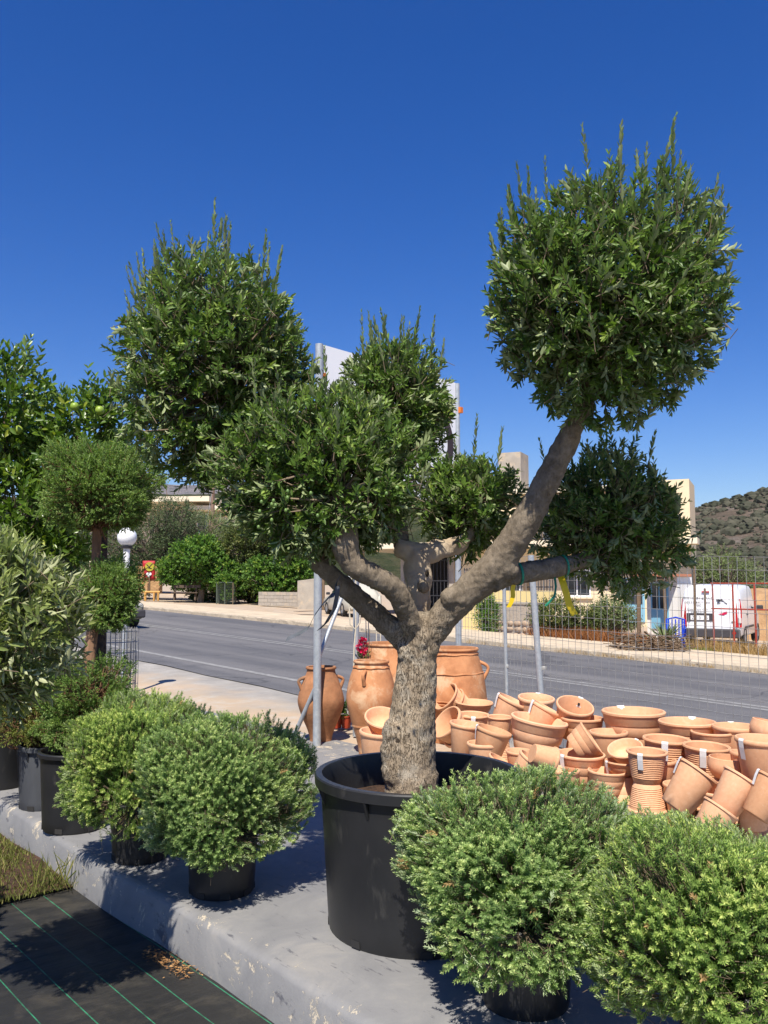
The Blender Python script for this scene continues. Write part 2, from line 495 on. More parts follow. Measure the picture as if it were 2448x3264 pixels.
def slabmat():
    m, t, b = nodes('peeling_grey_concrete_paint')
    v = coords(t, (1, 1, 1), False)
    base = ramp(t, [(.3, (.155, .155, .160)), (.55, (.21, .207, .205)), (.72, (.285, .268, .245))])
    t.links.new(noise(t, v, 2.6, 8, 0.62, 0.6), base.inputs[0])
    tc = t.nodes.new('ShaderNodeTexCoord')
    sp = t.nodes.new('ShaderNodeSeparateXYZ')
    t.links.new(tc.outputs['Object'], sp.inputs[0])
    edge = N(t, 'ShaderNodeMapRange')
    edge.inputs['From Min'].default_value = 0.02
    edge.inputs['From Max'].default_value = 0.16
    edge.inputs['To Min'].default_value = 0.085
    edge.inputs['To Max'].default_value = 0.0
    t.links.new(sp.outputs['X'], edge.inputs[0])
    far = N(t, 'ShaderNodeMapRange')
    far.inputs['From Min'].default_value = 1.6
    far.inputs['From Max'].default_value = 3.3
    far.inputs['To Min'].default_value = 0.0
    far.inputs['To Max'].default_value = 0.12
    t.links.new(sp.outputs['X'], far.inputs[0])
    a1 = t.nodes.new('ShaderNodeMath'); a1.operation = 'ADD'
    a2 = t.nodes.new('ShaderNodeMath'); a2.operation = 'ADD'
    nz = noise(t, v, 6.5, 14, 0.78, 0.5)
    t.links.new(nz, a1.inputs[0]); t.links.new(edge.outputs[0], a1.inputs[1])
    t.links.new(a1.outputs[0], a2.inputs[0]); t.links.new(far.outputs[0], a2.inputs[1])
    peel = ramp(t, [(.665, (0, 0, 0)), (.675, (1, 1, 1))])
    t.links.new(a2.outputs[0], peel.inputs[0])
    bare = ramp(t, [(.35, (.52, .45, .34)), (.65, (.40, .35, .27))])
    t.links.new(noise(t, v, 30, 4), bare.inputs[0])
    col = mix(t, peel.outputs[0], base.outputs[0], bare.outputs[0])
    scr = ramp(t, [(.60, (0, 0, 0)), (.66, (1, 1, 1))])
    v2 = coords(t, (9, 2, 3), False)
    t.links.new(noise(t, v2, 2.2, 8, 0.7), scr.inputs[0])
    col = mix(t, scr.outputs[0], col, (.09, .09, .10))
    t.links.new(col, b.inputs['Base Color'])
    b.inputs['Roughness'].default_value = 0.7
    p = bump(t, b, noise(t, v, 60, 5), 0.25, 0.006)
    iv = t.nodes.new('ShaderNodeInvert')
    t.links.new(peel.outputs[0], iv.inputs['Color'])
    bump(t, b, iv.outputs[0], 0.5, 0.004, p)
    return m
M['slab'] = slabmat()

def matmat():
    m, t, b = nodes('woven_weed_mat')
    tc = t.nodes.new('ShaderNodeTexCoord')
    sp = t.nodes.new('ShaderNodeSeparateXYZ')
    t.links.new(tc.outputs['Object'], sp.inputs[0])
    v = coords(t, (1, 1, 1), False)
    base = ramp(t, [(.3, (.012, .012, .012)), (.7, (.021, .02, .018))])
    t.links.new(noise(t, v, 5, 8, 0.65), base.inputs[0])
    dust = ramp(t, [(.50, (0, 0, 0)), (.75, (.5, .5, .5))])
    t.links.new(noise(t, v, 3.2, 9, 0.7, 0.5), dust.inputs[0])
    col = mix(t, dust.outputs[0], base.outputs[0], (.10, .085, .06))
    # printed green guide lines along the roll, thin cross threads
    def stripes(out, step, width, off=0.0):
        a = N(t, 'ShaderNodeMath', operation='ADD'); a.inputs[1].default_value = off
        t.links.new(out, a.inputs[0])
        d = N(t, 'ShaderNodeMath', operation='DIVIDE'); d.inputs[1].default_value = step
        t.links.new(a.outputs[0], d.inputs[0])
        f = N(t, 'ShaderNodeMath', operation='FRACT')
        t.links.new(d.outputs[0], f.inputs[0])
        l = N(t, 'ShaderNodeMath', operation='LESS_THAN'); l.inputs[1].default_value = width / step
        t.links.new(f.outputs[0], l.inputs[0])
        return l.outputs[0]
    g = stripes(sp.outputs['X'], 0.18, 0.0055, 0.035)
    wear = ramp(t, [(.30, (.15, .15, .15)), (.62, (.85, .85, .85))])
    t.links.new(noise(t, v, 14, 5), wear.inputs[0])
    gm = N(t, 'ShaderNodeMath', operation='MULTIPLY')
    t.links.new(g, gm.inputs[0]); t.links.new(wear.outputs[0], gm.inputs[1])
    col = mix(t, gm.outputs[0], col, (.03, .26, .13))
    t.links.new(col, b.inputs['Base Color'])
    b.inputs['Roughness'].default_value = 0.6
    wv = N(t, 'ShaderNodeTexWave')
    wv.inputs['Scale'].default_value = 60
    t.links.new(v, wv.inputs['Vector'])
    wv2 = N(t, 'ShaderNodeTexWave', bands_direction='Y')
    wv2.inputs['Scale'].default_value = 60
    t.links.new(v, wv2.inputs['Vector'])
    p = bump(t, b, wv.outputs['Fac'], 0.25, 0.003)
    p = bump(t, b, wv2.outputs['Fac'], 0.25, 0.003, p)
    p = bump(t, b, noise(t, v, 2.2, 3), 0.6, 0.06, p)
    vw = coords(t, (.6, 5, 1), False)
    bump(t, b, noise(t, vw, 1.5, 4), 0.5, 0.04, p)
    return m
M['weedmat'] = matmat()

def asphaltmat():
    m, t, b = nodes('worn_asphalt')
    v = coords(t, (1, 1, 1), False)
    base = ramp(t, [(.3, (.092, .091, .094)), (.7, (.125, .122, .122))])
    t.links.new(noise(t, v, 1.1, 8, 0.6), base.inputs[0])
    vs_ = coords(t, (1.1, .05, 1), False)
    tr = ramp(t, [(.38, (0, 0, 0)), (.66, (1, 1, 1))])
    t.links.new(noise(t, vs_, 1.0, 4, 0.55), tr.inputs[0])
    col = mix(t, tr.outputs[0], base.outputs[0], (.17, .163, .158))
    st_ = ramp(t, [(.60, (0, 0, 0)), (.70, (.55, .55, .55))])
    t.links.new(noise(t, v, .55, 6, .6, .8), st_.inputs[0])
    col = mix(t, st_.outputs[0], col, (.06, .06, .062))
    ck = N(t, 'ShaderNodeTexVoronoi', feature='DISTANCE_TO_EDGE')
    ck.inputs['Scale'].default_value = .35
    cn = N(t, 'ShaderNodeTexNoise'); cn.inputs['Scale'].default_value = 1.6; cn.inputs['Detail'].default_value = 8
    t.links.new(v, cn.inputs['Vector'])
    t.links.new(mix(t, .35, v, cn.outputs['Color']), ck.inputs['Vector'])
    cr = ramp(t, [(0, (.7, .7, .7)), (.006, (0, 0, 0))])
    t.links.new(ck.outputs[0], cr.inputs[0])
    col = mix(t, cr.outputs[0], col, (.045, .045, .045))
    gr = ramp(t, [(.45, (.8, .8, .8)), (.6, (1.2, 1.2, 1.2))])
    t.links.new(noise(t, v, 90, 3), gr.inputs[0])
    col = mix(t, 1.0, col, gr.outputs[0], 'MULTIPLY')
    t.links.new(col, b.inputs['Base Color'])
    b.inputs['Roughness'].default_value = 0.75
    b.inputs['Specular IOR Level'].default_value = 0.3
    bump(t, b, noise(t, v, 110, 3), 0.3, 0.006)
    return m
M['asphalt'] = asphaltmat()

def groundmat():
    m, t, b = nodes('sandy_ground')
    v = coords(t, (1, 1, 1), False)
    base = ramp(t, [(.3, (.36, .295, .22)), (.5, (.42, .325, .23)), (.7, (.48, .35, .235))])
    t.links.new(noise(t, v, 0.9, 9, 0.6, 0.3), base.inputs[0])
    pl = ramp(t, [(.5, (0, 0, 0)), (.68, (1, 1, 1))])
    t.links.new(noise(t, v, 2.0, 9, 0.7), pl.inputs[0])
    col = mix(t, pl.outputs[0], base.outputs[0], (.44, .40, .34))
    tc = t.nodes.new('ShaderNodeTexCoord')
    sp = t.nodes.new('ShaderNodeSeparateXYZ')
    t.links.new(tc.outputs['Object'], sp.inputs[0])
    ad = N(t, 'ShaderNodeMath', operation='MULTIPLY_ADD')
    ad.inputs[1].default_value = 1.6
    t.links.new(noise(t, v, 1.3, 6, .6), ad.inputs[0])
    t.links.new(sp.outputs['X'], ad.inputs[2])
    zone = ramp(t, [(0.0, (0, 0, 0)), (1.0, (1, 1, 1))])
    mr = N(t, 'ShaderNodeMapRange')
    mr.inputs['From Min'].default_value = 4.75
    mr.inputs['From Max'].default_value = 5.6
    t.links.new(ad.outputs[0], mr.inputs[0])
    worn = ramp(t, [(.35, (.25, .235, .215)), (.6, (.33, .31, .28)), (.75, (.46, .44, .41))])
    t.links.new(noise(t, v, 1.7, 9, .68), worn.inputs[0])
    lim = N(t, 'ShaderNodeMath', operation='LESS_THAN')
    lim.inputs[1].default_value = 6.5
    t.links.new(sp.outputs['X'], lim.inputs[0])
    mm = N(t, 'ShaderNodeMath', operation='MULTIPLY')
    t.links.new(mr.outputs[0], mm.inputs[0]); t.links.new(lim.outputs[0], mm.inputs[1])
    col = mix(t, mm.outputs[0], col, worn.outputs[0])
    t.links.new(col, b.inputs['Base Color'])
    b.inputs['Roughness'].default_value = 0.95
    b.inputs['Specular IOR Level'].default_value = 0.1
    p = bump(t, b, noise(t, v, 9, 8, 0.7), 0.35, 0.04)
    bump(t, b, noise(t, v, 90, 3), 0.4, 0.008, p)
    return m
M['ground'] = groundmat()

def walkmat():
    m, t, b = nodes('beige_pavement_slabs')
    v = coords(t, (1, 1, 1), False)
    br = N(t, 'ShaderNodeTexBrick', offset=0.5)
    br.inputs['Color1'].default_value = (.60, .49, .35, 1)
    br.inputs['Color2'].default_value = (.55, .45, .32, 1)
    br.inputs['Mortar'].default_value = (.40, .32, .22, 1)
    br.inputs['Scale'].default_value = 1.0
    br.inputs['Mortar Size'].default_value = 0.008
    br.inputs['Brick Width'].default_value = 0.5
    br.inputs['Row Height'].default_value = 0.5
    t.links.new(v, br.inputs['Vector'])
    d = ramp(t, [(.35, (.8, .8, .78)), (.65, (1.05, 1.03, 1.0))])
    t.links.new(noise(t, v, 1.4, 8, 0.65), d.inputs[0])
    t.links.new(mix(t, 1.0, br.outputs['Color'], d.outputs[0], 'MULTIPLY'), b.inputs['Base Color'])
    b.inputs['Roughness'].default_value = 0.9
    p = bump(t, b, br.outputs['Fac'], -0.4, 0.01)
    bump(t, b, noise(t, v, 30, 5), 0.3, 0.01, p)
    return m
M['walk'] = walkmat()

def hillmat(name, c1, c2, c3, sc):
    m, t, b = nodes(name)
    v = coords(t, (1, 1, 1), False)
    base = ramp(t, [(.32, c1), (.5, c2), (.68, c3)])
    t.links.new(noise(t, v, sc, 10, 0.68, 0.5), base.inputs[0])
    t.links.new(base.outputs[0], b.inputs['Base Color'])
    b.inputs['Roughness'].default_value = 1.0
    b.inputs['Specular IOR Level'].default_value = 0.0
    bump(t, b, noise(t, v, sc * 2, 8, 0.7), 1.0, 0.6 / sc)
    return m
M['hill'] = hillmat('scrub_hillside_soil', (.14, .12, .09), (.22, .17, .13), (.30, .26, .22), .09)
M['mountain'] = hillmat('grey_limestone', (.10, .11, .10), (.27, .245, .24), (.38, .33, .31), .006)
M['lowhill'] = hillmat('green_foothill', (.045, .06, .03), (.08, .095, .045), (.15, .13, .075), .03)
M['scrub'] = mat('hill_scrub', (.042, .047, .032), (.095, .09, .065), .12, 1.0, bs=0.5, bscale=2, spec=0.0)

# ------------------------------------------------------------------ the setting: ground, slab, road
def grid_st(name, ss, ts, zf, mat_, origin=(2.14, 0.0)):
    """sheet laid out across (s) and along (t) the road; local x = across, y = along"""
    o_ = st(*origin)
    vs_, fs = [], []
    for t_ in ts:
        for s_ in ss:
            p = st(s_, t_)
            vs_.append((s_ - origin[0], t_ - origin[1], zf(s_, t_, p.x, p.y)))
    n = len(ss)
    for j in range(len(ts) - 1):
        for i in range(n - 1):
            a = j * n + i
            fs.append((a, a + 1, a + n + 1, a + n))
    me = bpy.data.meshes.new(name)
    me.from_pydata(vs_, [], fs)
    me.materials.append(mat_)
    me.polygons.foreach_set('use_smooth', [True] * len(me.polygons))
    o = link(name, me, None, (o_.x, o_.y, 0), (0, 0, math.atan2(NY, NX)))
    o['kind'] = 'structure'
    return o

def gzf(s, t, x, y):
    if s < 2.0: return -0.245
    if s < 5.0: return -0.245
    if s < 5.45: return -0.012
    if s <= 7.6:
        k = min(1, (s - 5.4) / 1.8)
        return k * plane_z(x, y) - 0.012
    return plane_z(x, y) - 0.02

def fr(a, b, n): return [a + (b - a) * i / n for i in range(n + 1)]
far_t = [-9000, -3000, -900, -300, -120, -60] + fr(-40, 40, 60) + [60, 90, 120, 300, 900, 3000, 9000]
grid_st('ground', [-6000, -300, -40, -8, 1.9, 4.9, 5.0, 5.42] + fr(5.6, 7.2, 8) + [8, 12, 17, 20, 24, 28, 34, 42, 60, 90, 140, 300, 900, 3000, 9000], far_t, gzf, M['ground'])
grid_st('weed_mat', fr(-6, 2.13, 24), fr(-8, 5.25, 30), lambda s, t, x, y: -0.222 + 0.006 * math.sin(3.1 * s + 1.7 * t) * math.sin(2.2 * t), M['weedmat'])
grid_st('lawn', fr(-6, 2.14, 16), fr(5.25, 14, 14), lambda s, t, x, y: -0.20 + 0.02 * math.sin(5 * s) * math.sin(4 * t), M['soil'])
road_t = [-300, -120, -60] + fr(-40, 40, 50) + [60, 90, 120, 300]
rr = random.Random(3)
wob = [rr.uniform(-.09, .09) for _ in range(400)]
road = grid_st('road', fr(7.25, 17.42, 10), road_t + [], lambda s, t, x, y: plane_z(x, y), M['asphalt'])
for i, v_ in enumerate(road.data.vertices):           # ragged near edge
    if abs(v_.co.x - 5.11) < 1e-3 and abs(v_.co.y) < 40:
        v_.co.x += wob[i % 400] * 1.5
def line(name, s0, wd):
    o = grid_st(name, [s0, s0 + wd], road_t, lambda s, t, x, y: plane_z(x, y) + 0.004, M['paintline'])
    return o
line('lane_line', 12.12, 0.12)
line('lane_line', 12.40, 0.12)
line('edge_line', 8.08, 0.16)
grid_st('pavement', fr(17.62, 20.6, 6), fr(-30, 60, 60), lambda s, t, x, y: plane_z(x, y) + 0.13, M['walk'])
# kerb: a run of cast lengths
kerb = empty('kerb', st(17.5, 0), 0)
kerb['kind'] = 'structure'
kr = random.Random(5)
ang = math.atan2(NY, NX)
t_ = -14.0
while t_ < 52:
    L = 2.0
    mb = MB()
    pr = [(0, -0.06), (0.0, 0.105), (0.025, 0.137), (0.16, 0.142), (0.16, -0.06)]
    nseg = 6
    vs_, fs = [], []
    for j in range(nseg + 1):
        tt = t_ + (L - 0.02) * j / nseg
        p0 = st(17.46, tt)
        zz = plane_z(p0.x, p0.y)
        for k, (dx, dz) in enumerate(pr):
            q = st(17.46 + dx + kr.uniform(-.012, .012), tt)
            vs_.append(Vector((q.x, q.y, zz + dz + kr.uniform(-.008, .008))) - Vector(kerb.location))
    n = len(pr)
    for j in range(nseg):
        for k in range(n - 1):
            a = j * n + k
            fs.append((a, a + n, a + n + 1, a + 1))
    fs.append(tuple(range(n))); fs.append(tuple(nseg * n + k for k in range(n - 1, -1, -1)))
    mb.add(vs_, fs)
    mb.build('kerb_stone', M['kerb'], kerb)
    t_ += L
mc = gz(975, 1948, -.057 + .13, -.0325, .0027)
mh = MB().box((0, 0, 0.006), (1.0, .5, .012), ang).build('manhole_cover', M['manhole'], None, False, (mc.x, mc.y, plane_z(mc.x, mc.y) + .132))
tag(mh, 'dark rusty rectangular cover set into the far pavement', 'manhole cover')

# raised concrete slab, rounded worn nose along the weed mat
sl = MB()
prof = [(-0.03, -0.30), (-0.02, -0.03), (0.0, -0.008), (0.035, 0.0), (0.5, 0.001), (1.2, 0.0), (2.0, 0.001), (2.8, 0.0), (3.38, -0.001), (3.40, -0.04), (3.40, -0.30)]
vs_, fs = [], []
tl = fr(-8, 26, 170)
sr = random.Random(11)
for tt in tl:
    jx = 0.012 * math.sin(tt * 2.1) + sr.uniform(-.004, .004)
    for (x_, z_) in prof:
        e = jx if x_ < 0.1 else 0
        vs_.append((x_ + e, tt, z_ + (sr.uniform(-.004, .002) if x_ < .05 else 0)))
n = len(prof)
for j in range(len(tl) - 1):
    for k in range(n - 1):
        a = j * n + k
        fs.append((a, a + 1, a + n + 1, a + n)[::-1])
sl.add(vs_, fs)
o0 = st(2.14, 0)
slab = sl.build('concrete_slab', M['slab'], None, True, (o0.x, o0.y, 0), (0, 0, ang), 60)
slab['kind'] = 'structure'

# ------------------------------------------------------------------ foliage
def nrm(a):
    return a / np.maximum(np.linalg.norm(a, axis=-1, keepdims=True), 1e-9)

class Fol:
    """collects leaves (two folded quads or one diamond each) and twigs"""
    def __init__(s, seed):
        s.r = np.random.default_rng(seed)
        s.V, s.F, s.A = [], [], []
        s.nv = 0
        s.tV, s.tF, s.tn = [], [], 0
    def leaves(s, P, D, Nn, L, W, full=True, rnd=None):
        n = len(P)
        D = nrm(D)
        Nn = nrm(Nn - D * np.sum(Nn * D, -1, keepdims=True))
        sd = np.cross(D, Nn)
        L = np.broadcast_to(np.asarray(L, float), (n,))[:, None]
        W = np.broadcast_to(np.asarray(W, float), (n,))[:, None]
        if full:
            f = W * 0.16
            dr = L * s.r.uniform(0.0, .12, (n, 1))
            v = np.stack([P, P + D * L * .33 + sd * W * .46 + Nn * f, P + D * L * .7 + sd * W * .40 + Nn * (f - dr * .5),
                          P + D * L - Nn * dr, P + D * L * .7 - sd * W * .40 + Nn * (f - dr * .5), P + D * L * .33 - sd * W * .46 + Nn * f], 1)
            q = np.array([[0, 1, 2, 3], [0, 3, 4, 5]])
            k = 6
        else:
            v = np.stack([P, P + D * L * .5 + sd * W * .5, P + D * L, P + D * L * .5 - sd * W * .5], 1)
            q = np.array([[0, 1, 2, 3]])
            k = 4
        idx = (np.arange(n) * k + s.nv)[:, None, None] + q[None]
        s.V.append(v.reshape(-1, 3)); s.F.append(idx.reshape(-1, 4))
        rn = s.r.random(n) if rnd is None else rnd
        s.A.append(np.repeat(rn, k))
        s.nv += n * k
    def twigs(s, A, B, r0, r1):
        n = len(A)
        d = nrm(B - A)
        u = nrm(np.cross(d, np.array([.3, .2, .93])))
        v = np.cross(d, u)
        r0 = np.broadcast_to(np.asarray(r0, float), (n,))[:, None]
        r1 = np.broadcast_to(np.asarray(r1, float), (n,))[:, None]
        ring = []
        for (c, r) in ((A, r0), (B, r1)):
            for k in range(3):
                a = 2 * math.pi * k / 3
                ring.append(c + (u * math.cos(a) + v * math.sin(a)) * r)
        V = np.stack(ring, 1)
        q = np.array([[0, 1, 4, 3], [1, 2, 5, 4], [2, 0, 3, 5]])
        idx = (np.arange(n) * 6 + s.tn)[:, None, None] + q[None]
        s.tV.append(V.reshape(-1, 3)); s.tF.append(idx.reshape(-1, 4)); s.tn += n * 6
    def shoots(s, B, D, L, nper, whorl, a0, a1, ll, lw, bend=None, full=True, tipshort=.45, golden=False, twig=None, base_rnd=None, u0=0.08, tiplight=0.0, flat=None):
        r = s.r
        n = len(B)
        D = nrm(D)
        L = np.broadcast_to(np.asarray(L, float), (n,))[:, None]
        bend = np.zeros_like(B) if bend is None else bend
        ph0 = r.uniform(0, 2 * math.pi, n)
        br = r.random(n) if base_rnd is None else base_rnd
        for j in range(nper):
            u = u0 + (1 - u0) * (j + .5) / nper
            pos = B + D * L * u + bend * L * u * u
            ax = nrm(D + 2 * bend * u)
            h = nrm(np.cross(ax, np.array([.21, .17, .96])))
            v = np.cross(ax, h)
            for w_ in range(whorl):
                ph = ph0 + (j * 2.399 if golden else (j % 2) * math.pi / 2 if whorl == 2 else (j % 2) * math.pi / whorl) + w_ * 2 * math.pi / whorl + r.uniform(-.5, .5, n)
                if flat is not None:
                    ph = flat + (w_ * math.pi) + r.uniform(-.35, .35, n)
                rad = h * np.cos(ph)[:, None] + v * np.sin(ph)[:, None]
                a = r.uniform(a0, a1, n) * (1 - .35 * u)
                ca, sa = np.cos(a)[:, None], np.sin(a)[:, None]
                ld = ax * ca + rad * sa
                ln = ax * sa - rad * ca + r.normal(0, .22, (n, 3))
                sz = (1 - tipshort * u * u) * r.uniform(.75, 1.15, n)
                rn = np.clip(br * .6 + r.random(n) * .4 + tiplight * (u - .6), 0, 1)
                s.leaves(pos, ld, ln, ll * sz, lw * sz, full, rn)
        if twig:
            T = B + D * L + bend * L
            s.twigs(B - D * .03, B + D * L * .5 + bend * L * .25, twig, twig * .8)
            s.twigs(B + D * L * .5 + bend * L * .25, T, twig * .8, twig * .35)
    @staticmethod
    def _mesh(name, V, F, mat_, A=None):
        me = bpy.data.meshes.new(name)
        V = np.concatenate(V).astype(np.float32)
        F = np.concatenate(F).astype(np.int32)
        me.vertices.add(len(V)); me.vertices.foreach_set('co', V.ravel())
        me.loops.add(F.size); me.loops.foreach_set('vertex_index', F.ravel())
        me.polygons.add(len(F))
        me.polygons.foreach_set('loop_start', np.arange(0, F.size, 4, dtype=np.int32))
        me.polygons.foreach_set('loop_total', np.full(len(F), 4, dtype=np.int32))
        me.update(calc_edges=True)
        if A is not None:
            at_ = me.attributes.new('rnd', 'FLOAT', 'POINT')
            at_.data.foreach_set('value', np.concatenate(A).astype(np.float32))
        me.materials.append(mat_)
        return me
    def build(s, name, mat_, parent=None, twig_mat=None, twig_name='twigs', loc=(0, 0, 0)):
        o = link(name, s._mesh(name, s.V, s.F, mat_, s.A), parent, loc)
        t = None
        if s.tV and twig_mat:
            t = link(twig_name, s._mesh(twig_name, s.tV, s.tF, twig_mat), parent, loc)
        return o, t

def lump(d, seed, amp):
    """uneven crown outline: a few low waves over the sphere of directions"""
    rg = np.random.default_rng(seed)
    o = np.zeros(len(d))
    for k in range(6):
        ax = nrm(rg.normal(size=(1, 3)))[0]
        o += np.sin(d @ ax * rg.uniform(2.5, 6.5) + rg.uniform(0, 6.28)) * rg.uniform(.4, 1)
    return 1 + amp * o / 2.2

def sphere_dirs(r, n):
    return nrm(r.normal(size=(n, 3)))

def olive_crown(parent, c, rad, n, seed, up=.55, leaf=(.054, .0185), matn='olive', spikes=14, nper=7, slen=.12, amp=.13, name='crown', core=None, lowcut=None):
    f = Fol(seed)
    r = f.r
    c = np.array(c); rad = np.array(rad)
    d = sphere_dirs(r, n)
    lm = lump(d, seed, amp)
    q = r.uniform(.28, 1, n) ** .55
    P = c + d * rad * (lm * q)[:, None]
    upv = np.array([0, 0, 1.0])
    D = nrm(d * (.85 - .35 * up) + upv * up * (0.55 + .6 * d[:, 2:3]) + r.normal(0, .42, (n, 3)))
    L = slen * r.uniform(.65, 1.25, n)
    P = P - D * L[:, None] * .75
    f.shoots(P, D, L, nper, 2, .5, 1.15, leaf[0], leaf[1], r.normal(0, .12, (n, 3)), True, .4, False, .0022, tiplight=.25)
    # tall light shoots at the top
    if spikes:
        ds = sphere_dirs(r, spikes * 6)
        ds = ds[ds[:, 2] > .35][:spikes]
        Ps = c + ds * rad * .92 * lump(ds, seed, amp)[:, None]
        f.shoots(Ps, nrm(upv * 1.0 + ds * .25 + r.normal(0, .1, ds.shape)), r.uniform(.14, .27, len(ds)), 9, 2, .25, .5, leaf[0] * .95, leaf[1] * .95, None, True, .5, False, .0022, base_rnd=np.full(len(ds), .8))
        Ps = c + ds * rad * .8
    # inner branches
    cc = c if core is None else np.array(core)
    k = min(n, 220)
    mid = cc + (P[:k] - cc) * r.uniform(.35, .6, (k, 1)) + r.normal(0, .03, (k, 3))
    f.twigs(np.repeat(cc[None], k, 0) + r.normal(0, .03, (k, 3)), mid, .010, .006)
    f.twigs(mid, P[:k], .006, .0025)
    return f.build(name, M[matn], parent, M['twig'])

def west_mesh(seed, rad, n, ll=.0195, lw=.0058, amp=.17):
    """dense mound of short whorled shoots, centred on the origin"""
    f = Fol(seed)
    r = f.r
    nc = n // 17
    cd = sphere_dirs(r, nc)
    co = r.normal(0, .04, nc)
    ct__ = r.normal(0, .25, (nc, 3))
    own = r.integers(0, nc, n)
    d = nrm(cd[own] + r.normal(0, .10, (n, 3)))
    ok = d[:, 2] > -.75
    d, own = d[ok], own[ok]
    n = len(d)
    lm = lump(d, seed, amp) + co[own]
    rad = np.array(rad)
    q = np.where(r.random(n) < .85, r.uniform(.9, 1.03, n), r.uniform(.6, .92, n))
    box_ = (np.abs(d) ** 3.4).sum(1) ** (-1 / 3.4)
    tip = d * rad * (lm * q * (box_ * .95 + .05))[:, None]
    D = nrm(d * 1.0 + np.array([0, 0, .45]) + ct__[own] + r.normal(0, .25, (n, 3)))
    L = r.uniform(.042, .085, n)
    L[r.random(n) < .07] *= 1.8
    f.shoots(tip - D * L[:, None], D, L, 8, 4, .75, 1.25, ll, lw, r.normal(0, .1, (n, 3)), False, .25, False, .0013, tiplight=.8, u0=.12, base_rnd=np.clip(r.random(nc)[own] * .8 + r.random(n) * .3, 0, 1))
    k = min(n, 500)
    mid = tip[:k] * .45 * np.array([1, 1, 1]) + np.array([0, 0, -rad[2] * .35])
    f.twigs(np.repeat(np.array([[0, 0, -rad[2] * .95]]), k, 0) + r.normal(0, .02, (k, 3)), mid, .006, .004)
    f.twigs(mid, tip[:k] * .93, .004, .0015)
    # core leaves deeper in keep the mound from being see-through
    dd = sphere_dirs(r, 900)
    dd = dd[dd[:, 2] > -.8]
    tp = dd * rad * r.uniform(.45, .8, (len(dd), 1))
    f.shoots(tp - dd * .08, dd, .1, 5, 4, .8, 1.3, ll * 1.5, lw * 1.6, None, False, .2)
    return f

def juniper_crown(parent, c, rad, n, seed, matn='juniper', amp=.24, name='crown', brown=.25, stem=None):
    f = Fol(seed)
    r = f.r
    c = np.array(c); rad = np.array(rad)
    d = sphere_dirs(r, n)
    lm = lump(d, seed, amp)
    q = r.uniform(.25, 1, n) ** .4
    box_ = (np.abs(d) ** 3.2).sum(1) ** (-1 / 3.2)
    tip = c + d * rad * (lm * q * (box_ * .7 + .3))[:, None]
    D = nrm(d + np.array([0, 0, .35]) + r.normal(0, .3, (n, 3)))
    L = r.uniform(.07, .13, n)
    B = tip - D * L[:, None]
    fl = r.uniform(0, 6.28, n)
    # flat feathery sprays: side sprigs off a main axis
    for u in (.25, .45, .65, .82, 1.0):
        pos = B + D * (L * u)[:, None]
        h = nrm(np.cross(D, np.array([.21, .17, .96]))); v = np.cross(D, h)
        for sgn in (1, -1):
            sd = (h * np.cos(fl)[:, None] + v * np.sin(fl)[:, None]) * sgn
            dd = nrm(D * .8 + sd * .75 + r.normal(0, .15, (n, 3)))
            f.shoots(pos, dd, L * .42 * (1.2 - .5 * u), 3, 2, .3, .6, .022, .0068, None, False, .2, tiplight=.5)
    f.twigs(B - D * .06, tip, .0022, .001)
    k = min(n, 260)
    cc = c if stem is None else np.array(stem)
    mid = cc + (B[:k] - cc) * .5 + r.normal(0, .04, (k, 3))
    f.twigs(np.repeat(cc[None], k, 0) + r.normal(0, .04, (k, 3)), mid, .007, .005)
    f.twigs(mid, B[:k], .004, .0018)
    return f.build(name, M[matn], parent, M['brown_twig'])

def leaf_cloud(parent, ells, n, seed, leaf, matn, name='crown', shell=.45, amp=.18, nper=4, slen=.35, up=.35, droop=0.0, twm='bark3', twig=.008, branches=60, stem=None):
    f = Fol(seed)
    r = f.r
    vol = np.array([e[1][0] * e[1][1] * e[1][2] for e in ells]) ** .7
    cnt = (n * vol / vol.sum()).astype(int)
    for (c, rad), k in zip(ells, cnt):
        c = np.array(c); rad = np.array(rad)
        d = sphere_dirs(r, k)
        lm = lump(d, seed + int(c[0] * 10) % 97, amp)
        q = r.uniform(shell, 1, k) ** .6
        P = c + d * rad * (lm * q)[:, None]
        D = nrm(d + np.array([0, 0, up - droop]) + r.normal(0, .4, (k, 3)))
        f.shoots(P - D * slen * .5, D, slen * r.uniform(.6, 1.2, k), nper, 2, .5, 1.2, leaf[0], leaf[1], np.repeat(np.array([[0, 0, -droop]]), k, 0), True, .3, tiplight=.3)
        b = min(k, branches)
        cc = (c - np.array([0, 0, rad[2] * .6])) if stem is None else np.array(stem)
        mid = cc + (P[:b] - cc) * .5 + r.normal(0, .06, (b, 3)) * rad.mean()
        f.twigs(np.repeat(cc[None], b, 0), mid, twig * 2, twig * 1.3)
        f.twigs(mid, P[:b], twig * 1.3, twig * .5)
    return f.build(name, M[matn], parent, M[twm])

def weeds(name, spots, seed, matn, label, cat, hmin=.1, hmax=.35, wd=.012, per=14, spread=.25, lean=.5):
    """tufts of thin blades at ground spots"""
    f = Fol(seed)
    r = f.r
    for (x, y, z) in spots:
        k = per
        P = np.array([x, y, z]) + np.c_[r.normal(0, spread, (k, 2)), np.zeros(k)]
        D = nrm(np.c_[r.normal(0, lean, (k, 2)), np.ones(k)])
        f.leaves(P, D, nrm(r.normal(size=(k, 3))), r.uniform(hmin, hmax, k), wd, True)
    o, _ = f.build(name, M[matn])
    return tag(o, label, cat, None, 'stuff')

